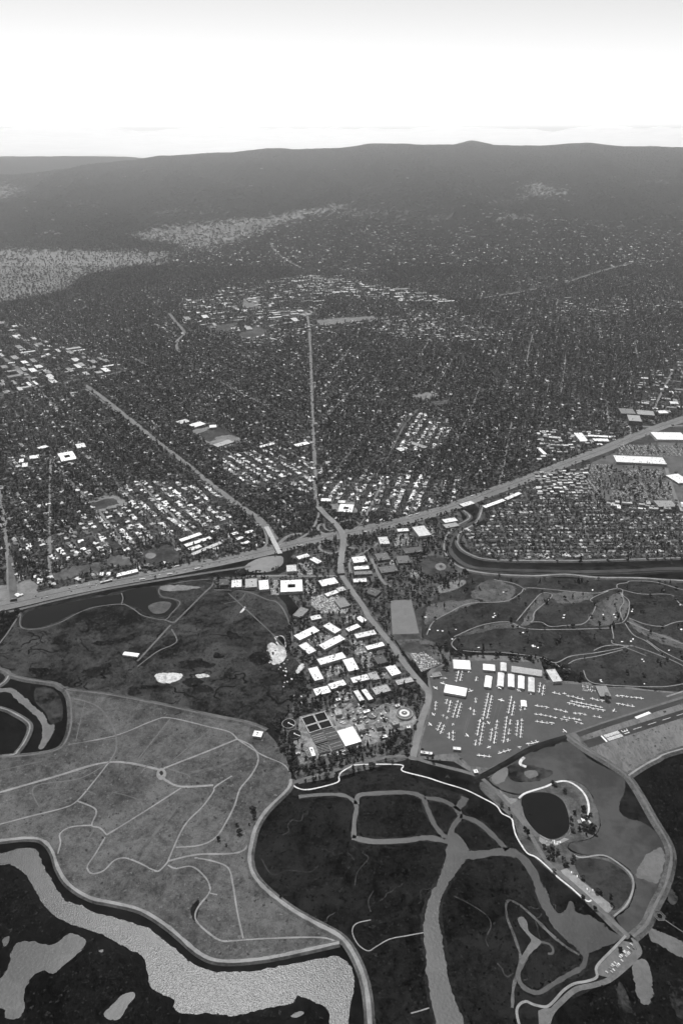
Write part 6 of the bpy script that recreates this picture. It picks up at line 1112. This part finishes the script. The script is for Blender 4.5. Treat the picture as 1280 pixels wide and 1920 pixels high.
M_roofpl = mat_random('pale_block_roof', .2, .75, 1.2, .8, .1, .12, 6); M_farroof = mat('far_roof', .08, .6, ((70, 1), (20, .6)))
for i, (x, y, a, L, D, H, z, lab, dk) in enumerate(CB):
    if i in CBi:
        w, r = cb_meshes(L, D, H, None); o = link('block', w.mesh('walls', M_wall)); o.name = 'city_block'; o.location = (x, y, z); o.rotation_euler = (0, 0, a); tag(o, ('grey' if dk else 'pale') + (' long ' if L > 2.6 * D else ' small ' if L < 26 else ' broad ') + lab, 'building', 'blocks of ' + lab.split(' in ')[-1].split(' beyond')[0][:40])
        link('roof', r.mesh('roof', M_roofg if dk else M_roofpl), None, o); BUILT.append((x, y, a, L, D, H))
        if L > 24:
            hx, hy = L * .3, D * .25; bx_, by_ = random.uniform(-hx, hx), random.uniform(-hy, hy); link('rooftop_unit', MB().box(bx_ - 2.5, bx_ + 2.5, by_ - 1.8, by_ + 1.8, H, H + 2).mesh('rooftop_unit', M_unitd), None, o)
    else:
        ca, sa = math.cos(a), math.sin(a); t = MB().box(-L / 2, L / 2, -D / 2, D / 2, -6, H)
        far_b.add([(x + vx * ca - vy * sa, y + vx * sa + vy * ca, z + vz) for vx, vy, vz in t.v], t.f)
tag(link('far_roofs', far_b.mesh('far_roofs', M_farroof)), 'far scattered pale buildings across the outer town and foothills', 'buildings', kind='stuff')
Zc = 515
tract([(-300, 615), (0, 580), (330, 525), (560, 520), (578, 600), (588, 800), (593, 935), (520, 1010), (420, 1050), (200, 1085), (0, 1130), (-300, 1190)], ang_left)
tract([(560, 520), (900, 515), (1580, 515), (1580, 690), (1280, 778), (1180, 815), (1000, 884), (870, 935), (720, 978), (640, 990), (597, 935), (590, 800)], math.pi / 2 - .28)
tract(EPA, 0.0, 46, 15, 150, 12.5)
tag(link('residential_streets', mbs.mesh('residential_streets', M_street)), 'grid of grey residential streets half hidden by trees', kind='structure')
tag(link('collector_streets', mbm.mesh('collector_streets', M_road)), 'wider pale streets showing through the tree canopy', kind='structure')
HA = np.array(HOUSES)
FAR = []                                            # houses climbing the first foothills
for _ in range(9000):
    y = random.uniform(8250, 11500); d = y * CP + 1300 * SP; x = random.uniform(-.62, .62) * d; zz = float(ZT(x, y)); ppx, ppy = PROJ(x, y, zz)
    if TREE[int(min(max(ppy, 0), RH - 1)), int(min(max(ppx + MX, 0), RW - 1))] > .5 and random.random() < .9 - (y - 8250) / 4200 and not (ppx < 330): FAR.append((x, y, zz, random.uniform(0, 6.3)))
FAR = np.array(FAR)
def clear_of_built(X, Y, marg):
    ok = np.ones(len(X), bool)
    for bx_, by_, a, L, D, H in BUILT:
        r = math.hypot(L, D) / 2 + marg + 1; m = np.nonzero((np.abs(X - bx_) < r) & (np.abs(Y - by_) < r))[0]
        if len(m) == 0: continue
        dx, dy = X[m] - bx_, Y[m] - by_; u = dx * math.cos(a) + dy * math.sin(a); v = -dx * math.sin(a) + dy * math.cos(a)
        ok[m[(np.abs(u) < L / 2 + marg) & (np.abs(v) < D / 2 + marg)]] = False
    return ok
HA = HA[clear_of_built(HA[:, 0], HA[:, 1], 9)]
hp, hq = PROJ(HA[:, 0], HA[:, 1]); inv = (hp > 2) & (hp < 1278)
cls = np.where(HA[:, 3] > .8, 1, np.where(HA[:, 3] > .3, 2, 0))
ordh = np.argsort(np.where(inv, HA[:, 1], 1e9) - np.where(cls == 1, 250, 0)); near_h = ordh[:296]; mask = np.ones(len(HA), bool); mask[near_h] = False
variants = np.where(cls == 1, rng.choice([0, 1, 2, 2], len(HA)), np.where(cls == 2, rng.choice([0, 1], len(HA)), rng.choice([0, 1, 2, 3], len(HA), p=[.4, .3, .2, .1])))
HLAB = ['shingle-roofed house half hidden in the leafy streets above the freeway', 'pale-roofed low house in the bright tract above the freeway', 'small house in the packed district behind the creek levee']; HGR = ['houses in the leafy streets', 'houses in the bright tracts', 'houses behind the creek levee']
hs = rng.uniform(.85, 1.12, len(HA)); hs[cls == 2] *= .72
for i in near_h:
    x, y, a, b = HA[i]; c, v = int(cls[i]), int(variants[i]); o = link('house', H_WALL[v]); o.location = (x, y, .1); o.rotation_euler = (0, 0, a); o.scale = (hs[i],) * 3; mk = near_mark(x, y); tag(o, ['gable-roofed', 'hip-roofed', 'low flat-roofed', 'two-storey'][v] + ' house near the ' + mk, 'house', 'houses near the ' + mk); link('roof', H_ROOF[c][v], None, o)
B = HA[mask]; P = np.c_[B[:, 0], B[:, 1], np.full(len(B), .1)]
fh = len(FAR); P = np.concatenate([P, FAR[:, :3]]); hsc = np.concatenate([hs[mask], rng.uniform(1.0, 1.9, fh)])
scatter('far_houses', HS, P, np.repeat(hsc[:, None], 3, 1), np.concatenate([B[:, 2], FAR[:, 3]]), np.concatenate([cls[mask] * 4 + variants[mask], 4 + rng.integers(0, 4, fh)]), 'mass of roofs among the trees of the town', 'houses')
print('houses', len(HA))

# ------------------------------------------------------------------ trees
def crown(mb, cx, cy_, cz, rx, rz, seed, sub=2, jag=.28):
    r = np.random.default_rng(seed); bm = bmesh.new(); bmesh.ops.create_icosphere(bm, subdivisions=sub, radius=1)
    lob = r.normal(size=(7, 3)); lob /= np.linalg.norm(lob, axis=1)[:, None]
    for v in bm.verts:
        c = np.array(v.co); k = 1 + .22 * max(0, max(lob @ c) - .55) * 2 - .12 + r.uniform(-jag, jag); v.co = Vector((cx + c[0] * rx * k, cy_ + c[1] * rx * k, cz + c[2] * rz * k * (1 if c[2] > 0 else .7)))
    off = len(mb.v); mb.v += [tuple(v.co) for v in bm.verts]; mb.f += [tuple(v.index + off for v in f.verts) for f in bm.faces]; mb.mi += [0] * len(bm.faces); bm.free()
def trunk(mb, r, h, mi):
    n = 6; vs = []
    for rr, z in ((r, -.3), (r * .7, h * .6), (r * .35, h)): vs += [(rr * math.cos(a), rr * math.sin(a), z) for a in np.linspace(0, 2 * math.pi, n + 1)[:-1]]
    mb.add(vs, [(k * n + i, k * n + (i + 1) % n, (k + 1) * n + (i + 1) % n, (k + 1) * n + i) for k in range(2) for i in range(n)], mi)
def tree_parts(kind, seed):
    r = np.random.default_rng(seed); mb = MB()
    if kind == 'broad':
        for k in range(5): a = k * 2.4; d = r.uniform(1.5, 3.2); crown(mb, d * math.cos(a), d * math.sin(a), r.uniform(5.5, 8), r.uniform(2.4, 3.8), r.uniform(2, 3), seed * 9 + k, 1, .3)
        h = 6
    elif kind == 'round':
        for k in range(3): a = k * 2.1; crown(mb, 1.2 * math.cos(a), 1.2 * math.sin(a), r.uniform(4, 6.5), r.uniform(2.2, 3.2), r.uniform(2.2, 3.2), seed * 9 + k, 1, .32)
        h = 4
    elif kind == 'conifer':
        for k in range(4): crown(mb, r.uniform(-.3, .3), r.uniform(-.3, .3), 4 + k * 4, 3.2 - k * .7, 3.4, seed * 9 + k, 1, .3)
        h = 12
    else:
        for k in range(7): a = k * 2.4; d = r.uniform(.5, 2.6); crown(mb, d * math.cos(a), d * math.sin(a), 7 + k * 1.7, r.uniform(1.6, 2.7), r.uniform(1.6, 2.6), seed * 9 + k, 1, .35)
        h = 14
    t = MB(); trunk(t, .35 if kind != 'tall' else .5, h, 0); return mb, t
KINDS = ['broad', 'broad', 'broad', 'round', 'round', 'round', 'conifer', 'conifer', 'tall', 'tall']
TP = [tree_parts(k, 11 + i) for i, k in enumerate(KINDS)]
T_CROWN = [c.mesh('crown', M_leafd) for c, t in TP]; T_TRUNK = [t.mesh('trunk', M_bark) for c, t in TP]
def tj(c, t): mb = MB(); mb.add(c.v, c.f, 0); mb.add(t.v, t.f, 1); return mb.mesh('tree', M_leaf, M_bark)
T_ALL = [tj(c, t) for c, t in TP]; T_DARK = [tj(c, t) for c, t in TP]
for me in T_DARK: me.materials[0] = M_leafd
# planting of the near ground (density per zone, photo outline)
NEAR = raster()
def zone(poly, v): paint(NEAR, poly, v)
zone(OFFICE, .44); zone([(640, 1000), (800, 968), (860, 955), (845, 1010), (840, 1045), (880, 1080), (830, 1110), (790, 1140), (780, 1150), (735, 1190), (730, 1110), (640, 1075), (560, 1050), (560, 1025)], .42)
zone(PLANT, .05); zone(BASIN, 0); zone(GOLF, .022)
for q, v in ((V3([(800, 750), (870, 700), (960, 690), (1000, 760), (1010, 830), (960, 880), (900, 850), (830, 810), (790, 790)]), 1), (VP([(150, 210), (250, 165), (330, 120), (490, 90), (500, 150), (450, 200), (250, 250), (200, 240)]), .9), (VP([(40, 300), (100, 280), (120, 330), (190, 430), (210, 560), (255, 640), (310, 640), (280, 690), (190, 690), (160, 600), (80, 430)]), .9), (VP([(300, 650), (380, 580), (480, 545), (620, 490), (700, 490), (740, 540), (640, 580), (490, 615), (380, 650), (310, 670)]), .9), (VP([(760, 530), (880, 450), (920, 380), (1060, 360), (1105, 380), (1090, 470), (1060, 530), (960, 520), (830, 550)]), .75),
             (V3([(1000, 840), (1040, 820), (1060, 880), (1000, 1000), (960, 1120), (945, 1120), (985, 980)]), .55), (V3([(1015, 1090), (960, 1140), (1120, 1190), (1120, 1175), (1000, 1145)]), .6), (V3([(180, 420), (215, 330), (235, 380), (205, 440), (210, 490), (260, 545), (330, 560), (320, 600), (240, 570), (190, 520)]), .9), (V3([(200, 700), (300, 600), (330, 700), (290, 800), (210, 820)]), .35),
             (VI([(960, 490), (1040, 380), (1065, 385), (1000, 480), (975, 520)]), 1), (VI([(1040, 620), (1170, 580), (1270, 555), (1275, 580), (1180, 600), (1060, 640)]), .8), (VI([(400, 145), (440, 140), (470, 190), (620, 215), (760, 235), (860, 215), (880, 225), (780, 250), (600, 240), (500, 245), (440, 215)]), 1), (VI([(500, 262), (540, 250), (600, 262), (600, 285), (540, 308), (515, 290)]), .85), (VI([(0, 400 - 90), (70, 300), (120, 320), (230, 320), (340, 210), (355, 240), (300, 310), (150, 340), (90, 340)]), .6), (VI([(170, 430), (300, 385), (490, 345), (500, 415), (400, 430), (380, 400), (300, 420), (200, 440)]), .8), (VI([(390, 385), (500, 350), (500, 420), (420, 430)]), .75), (VI([(545, 345), (640, 330), (700, 350), (640, 400), (590, 408), (560, 395)]), .8), (VI([(700, 310), (770, 285), (780, 320), (720, 345)]), .9), (VI([(550, 430), (565, 440), (545, 560), (530, 560)]), .5), (VI([(440, 430), (495, 425), (485, 560), (460, 545)]), .6), (VI([(-150, 552), (0, 556), (160, 520), (165, 545), (60, 572), (-140, 575)]), .55), (VI([(560, 615), (680, 600), (760, 610), (750, 650), (620, 640)]), .7), (VI([(620, 690), (700, 700), (750, 760), (730, 800), (660, 780)]), .6),
             (V4([(200, 60), (240, 40), (300, 55), (470, 65), (630, 85), (640, 110), (500, 95), (370, 80), (300, 85), (205, 110)]), .55), (V4([(625, 95), (660, 90), (700, 130), (745, 130), (745, 185), (710, 200), (660, 195), (632, 190)]), .9), (V4([(745, 140), (810, 150), (830, 185), (800, 195), (750, 175)]), .4), (V4([(110, 30), (210, 0), (215, 60), (190, 150), (170, 150), (150, 80)]), .5), (V4([(0, 60), (30, 70), (60, 140), (120, 190), (115, 200), (50, 160)]), .4),
             (VD([(380, 500), (430, 490), (600, 560), (590, 620), (540, 640), (470, 660), (420, 630)]), .62), (VD([(560, 300), (620, 220), (680, 240), (690, 330), (740, 370), (720, 420), (640, 460), (580, 440), (560, 380)]), .40), (VD([(100, 230), (160, 240), (330, 390), (360, 470), (400, 560), (370, 540), (300, 430), (180, 300)]), .35), (VD([(600, 660), (660, 720), (760, 790), (850, 880), (830, 890), (740, 800), (620, 700)]), .5), (VD([(430, 640), (520, 690), (600, 760), (690, 840), (740, 900), (700, 890), (600, 790), (490, 700)]), .35), (VD([(420, 110), (520, 90), (620, 140), (670, 230), (600, 200), (520, 160)]), .2), (V2([(225, 60), (460, 120), (480, 150), (440, 150), (240, 90)]), .18), (V2([(960, 820), (1050, 740), (1075, 760), (990, 840)]), .12),
             (V1([(910, 640), (940, 560), (990, 520), (1010, 530), (960, 580), (930, 640)]), .35), (V1([(810, 640), (900, 600), (905, 640), (860, 690), (740, 700), (700, 690)]), .10), (V1([(960, 820), (1000, 850), (1100, 920), (1090, 925), (990, 860)]), .25), ([(0, 1100 - 8), (60, 1110), (190, 1085), (185, 1075), (130, 1085), (90, 1085)], .4), (V6([(0, 210), (80, 190), (95, 200), (60, 240), (0, 300)]), .8)):
    zone(q, v)
for q in (V3([(330, 190), (470, 160), (560, 260), (540, 290), (390, 290), (330, 240)]), V3([(805, 210), (930, 205), (977, 408), (817, 414)]), V3([(920, 530), (1000, 520), (1110, 590), (1060, 610), (990, 640)]), VI([(965, 520), (1030, 455), (1120, 465), (1150, 520), (1180, 545), (1050, 580), (1000, 560)]), VI([(-10, 480), (60, 460), (150, 455), (165, 480), (155, 510), (100, 545), (30, 555), (-70, 520)])): zone(q, .02); paint(CLEAR, q, 1)
for p, w in ((EMB_RD[11:], 11), (smooth(FWY, 3), 15), (TRAIL, 3), (EMB_RD[4:12], 10)): paint_line(NEAR, p, 0, w)
def candidates(y0, y1, s, R, mul=1.0, zj=0.0, patchy=0.0, px0=-200, px1=1480):
    ys_ = np.arange(y0, y1, s); pts = []
    for y in ys_:
        d = y * CP + 1300 * SP; xs = np.arange((px0 - 640) / F * d, (px1 - 640) / F * d, s); pts.append(np.c_[xs, np.full(len(xs), y)])
    A = np.concatenate(pts); A += rng.uniform(-s, s, A.shape); z = ZT(A[:, 0], A[:, 1]); dn = sample(R, A[:, 0], A[:, 1], z, zj) * (sample(CLEAR, A[:, 0], A[:, 1], z) == 0)
    if patchy: dn = dn * np.clip(1 + patchy * (hill_noise(A[:, 0] * 9 + 3e4, A[:, 1] * 9) * .8 + hill_noise(A[:, 0] * 2.2 + 9e4, A[:, 1] * 2.2) * .7), .15, 1.25)
    k = rng.uniform(0, 1, len(A)) < dn * mul; return A[k], z[k]
def flat_px(A): return PROJ(A[:, 0], A[:, 1])
TREE_WORD = {'broad': 'broad spreading', 'round': 'small round', 'conifer': 'dark pointed', 'tall': 'tall slender'}
# near trees: office park, works, shore, airfield edge
A, z = candidates(650, 2750, 7.5, NEAR, .75, 1.5, .3); A = A[clear_of_built(A[:, 0], A[:, 1], 2.5)]
s = rng.uniform(.55, 1.25, len(A)); kd = rng.choice(len(KINDS), len(A), p=[.16, .15, .15, .13, .13, .12, .04, .04, .04, .04])
px, py = flat_px(A); loc_lab = []
def near_label(x, y):
    if y > 1440: return ('tree beside the shore road and duck pond', 'trees at the duck pond')
    if x > 800 and y > 1200: return ('tree along the edge of the airport and golf course', 'trees at the airport edge')
    if x > 790 and y > 1050: return ('tree in the belt between the ball field and the golf course', 'trees by the ball field')
    if y > 1275: return ('dark tree in the belt around the treatment works', 'trees around the works')
    if y > 1100: return ('tree between the white office blocks', 'trees in the office park')
    return ('tree near the freeway interchange', 'trees near the interchange')
inv = (px > 0) & (px < 1280) & (py < 1920); key = np.where(inv, A[:, 1], 1e9) - s * 260; o_ = np.argsort(key); pick = o_[:290]; m_ = np.ones(len(A), bool); m_[pick] = False
for i in pick:
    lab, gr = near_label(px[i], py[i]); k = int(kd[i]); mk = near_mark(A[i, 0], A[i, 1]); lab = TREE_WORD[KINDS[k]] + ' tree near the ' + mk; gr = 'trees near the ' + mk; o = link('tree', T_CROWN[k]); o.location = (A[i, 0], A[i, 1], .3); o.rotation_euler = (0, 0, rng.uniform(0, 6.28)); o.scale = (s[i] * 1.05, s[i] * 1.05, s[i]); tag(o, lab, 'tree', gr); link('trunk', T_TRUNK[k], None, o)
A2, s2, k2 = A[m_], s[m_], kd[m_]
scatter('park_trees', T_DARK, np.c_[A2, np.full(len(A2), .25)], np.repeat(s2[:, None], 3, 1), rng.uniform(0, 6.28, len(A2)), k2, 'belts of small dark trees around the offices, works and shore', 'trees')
print('near trees', len(A))
# golf course conifers and clumps, placed singly
for x, y in ((1043, 1203), (1047, 1206), (1051, 1202), (1041, 1208), (1232, 1240), (1236, 1246), (956, 1165), (958, 1166), (1147, 1175), (1149, 1178), (1144, 1179), (957, 1090), (1081, 1092), (1085, 1092), (1090, 1092), (1046, 1092), (1240, 1108), (1244, 1112), (905, 1218), (1085, 1270), (1090, 1272), (860, 1100), (885, 1092), (900, 1105), (870, 1110)):
    for j in range(2):
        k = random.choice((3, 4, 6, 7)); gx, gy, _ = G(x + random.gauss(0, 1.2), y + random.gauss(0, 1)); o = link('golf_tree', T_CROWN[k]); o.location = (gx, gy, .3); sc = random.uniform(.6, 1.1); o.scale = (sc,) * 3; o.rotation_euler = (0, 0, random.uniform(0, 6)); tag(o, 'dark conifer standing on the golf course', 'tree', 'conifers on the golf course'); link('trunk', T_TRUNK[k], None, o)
# the town's trees
TA = []
for y0, y1, sp, s0, s1 in ((2050, 3400, 9.0, .6, 1.45), (3400, 5200, 11.0, .7, 1.6), (5200, 8300, 15.0, .9, 1.95), (8300, 11500, 20.0, 1.0, 2.3)):
    A, z = candidates(y0, y1, sp, TREE, .86, 10, .45); ok = clear_of_built(A[:, 0], A[:, 1], 2.0)
    ok &= rng.uniform(0, 1, len(A)) < np.clip((11500 - A[:, 1]) / 3200, 0, 1); A, z = A[ok], z[ok]; s = rng.uniform(s0, s1, len(A)); TA.append(np.c_[A, z, s, s * rng.uniform(.85, 1.15, len(A)) * np.where(sample(BRIGHT, A[:, 0], A[:, 1]) > .3, .72, 1)])
T = np.concatenate(TA); e_ = sample(BRIGHT, T[:, 0], T[:, 1]) > .3; T[e_, 3] *= .72
# streets stay partly open
kd = rng.choice(len(KINDS), len(T), p=[.15, .14, .14, .12, .12, .11, .07, .06, .05, .04])
scatter('town_trees', T_ALL, T[:, :3], np.c_[T[:, 3], T[:, 3], T[:, 4]], rng.uniform(0, 6.28, len(T)), kd, 'dense canopy of street and garden trees over the town', 'trees')
A, z = candidates(8300, 16900, 34, TREE, .8, 6, .5); fk = rng.uniform(0, 1, len(A)) < np.clip((A[:, 1] - 8000) / 2600, .1, 1); A, z = A[fk], z[fk]; s = rng.uniform(1.5, 3.2, len(A))
HC = [tj(*TP[k]) for k in (0, 1, 2, 3)]
for me in HC: me.materials[0] = M_leaf2
scatter('hill_trees', HC, np.c_[A, z - 1], np.c_[s, s, s * .75], rng.uniform(0, 6.28, len(A)), rng.integers(0, 4, len(A)), 'woodland covering the foothills', 'trees')
print('trees', len(T), len(A))

# ------------------------------------------------------------------ low scrub and marsh plants on the open ground
def low_clump(seed, m):
    mb = MB()
    for k in range(3): a = k * 2.2 + seed; crown(mb, 1.1 * math.cos(a), 1.1 * math.sin(a), .25, 1.1 + .3 * (k % 2), .55, seed * 7 + k, 1, .35)
    return mb.mesh('clump', m)
M_pickle = mat_random('marsh_plants', .001, .024, 1.6, 1, 0, .3, 2); M_tuft = mat_random('dry_tufts', .02, .13, .9, 1, 0, .3, 2); M_tule = mat_random('basin_plants', .006, .05, 1.4, 1, 0, .3, 2)
OPENR = raster()
for q, v in ((FIELD, 1), (BASIN, 2), ([(555, 1485), (640, 1470), (680, 1452), (750, 1450), (870, 1488), (955, 1545), (1000, 1615), (1172, 1762), (1060, 1850), (965, 1890), (960, 1990), (700, 1990), (665, 1785), (590, 1722), (505, 1660), (484, 1580), (530, 1505)], 3), ([(0, 1625), (40, 1635), (75, 1690), (140, 1740), (270, 1800), (280, 1850), (330, 1900), (610, 1890), (620, 1990), (-200, 1990), (-200, 1660)], 4), ([(1190, 1462), (1290, 1412), (1500, 1380), (1500, 1990), (1030, 1990), (1130, 1848), (1205, 1790), (1200, 1755), (1262, 1620), (1258, 1580), (1200, 1490)], 4), (GOLF, 5), (AIRF, 6), (APRON, 0), (POND1, 0), (POND2, 0), (SLOUGH, 0), (LAGOON, 0), (DUCK, 0)): paint(OPENR, q, v)
for q in ([(838, 1570), (808, 1675), (793, 1745), (813, 1900), (835, 1990), (905, 1990), (846, 1860), (822, 1705), (880, 1598)],): paint(OPENR, q, 0)
A, z = candidates(560, 2700, 4.0, (OPENR > 0) * 1.0 * (NOPL == 0), .5, 0, .35); zn = sample(OPENR, A[:, 0], A[:, 1]); A = A[(zn > 0)]; zn = zn[zn > 0]
kz = np.where(zn == 1, 3, np.where(zn == 2, 6, np.where(zn == 5, 6, np.where(zn == 6, 3, 0)))) + rng.integers(0, 3, len(A))
keep = rng.uniform(0, 1, len(A)) < np.select([zn == 1, zn == 2, zn == 3, zn == 4, zn == 5, zn == 6], [.35, .7, .55, .6, .3, .25]); A, kz = A[keep], kz[keep]
sc = rng.gamma(2.0, .18, len(A)) + .3
scatter('low_plants', [low_clump(i, m) for m in (M_pickle, M_tuft, M_tule) for i in range(3)], np.c_[A, np.full(len(A), .3)], np.c_[sc * 1.25, sc, sc * .5], rng.uniform(0, 6.28, len(A)), kz, 'low tufts and marsh plants speckling the open ground', 'plants')
print('low plants', len(A))

# ------------------------------------------------------------------ haze
m = bpy.data.materials.new('haze'); m.use_nodes = True; N = m.node_tree.nodes; N.clear(); out = N.new('ShaderNodeOutputMaterial'); pv = N.new('ShaderNodeVolumePrincipled')
pv.inputs['Color'].default_value = (.97, .97, .97, 1); pv.inputs['Density'].default_value = HAZE_DENSITY; pv.inputs['Anisotropy'].default_value = HAZE_G
m.node_tree.links.new(pv.outputs[0], out.inputs['Volume'])
hz = link('haze', MB().box(-24000, 24000, -4000, 23000, -10, H_CAM + 60).mesh('haze', m)); tag(hz, 'thin pale haze lying over the whole plain', 'haze', kind='stuff')
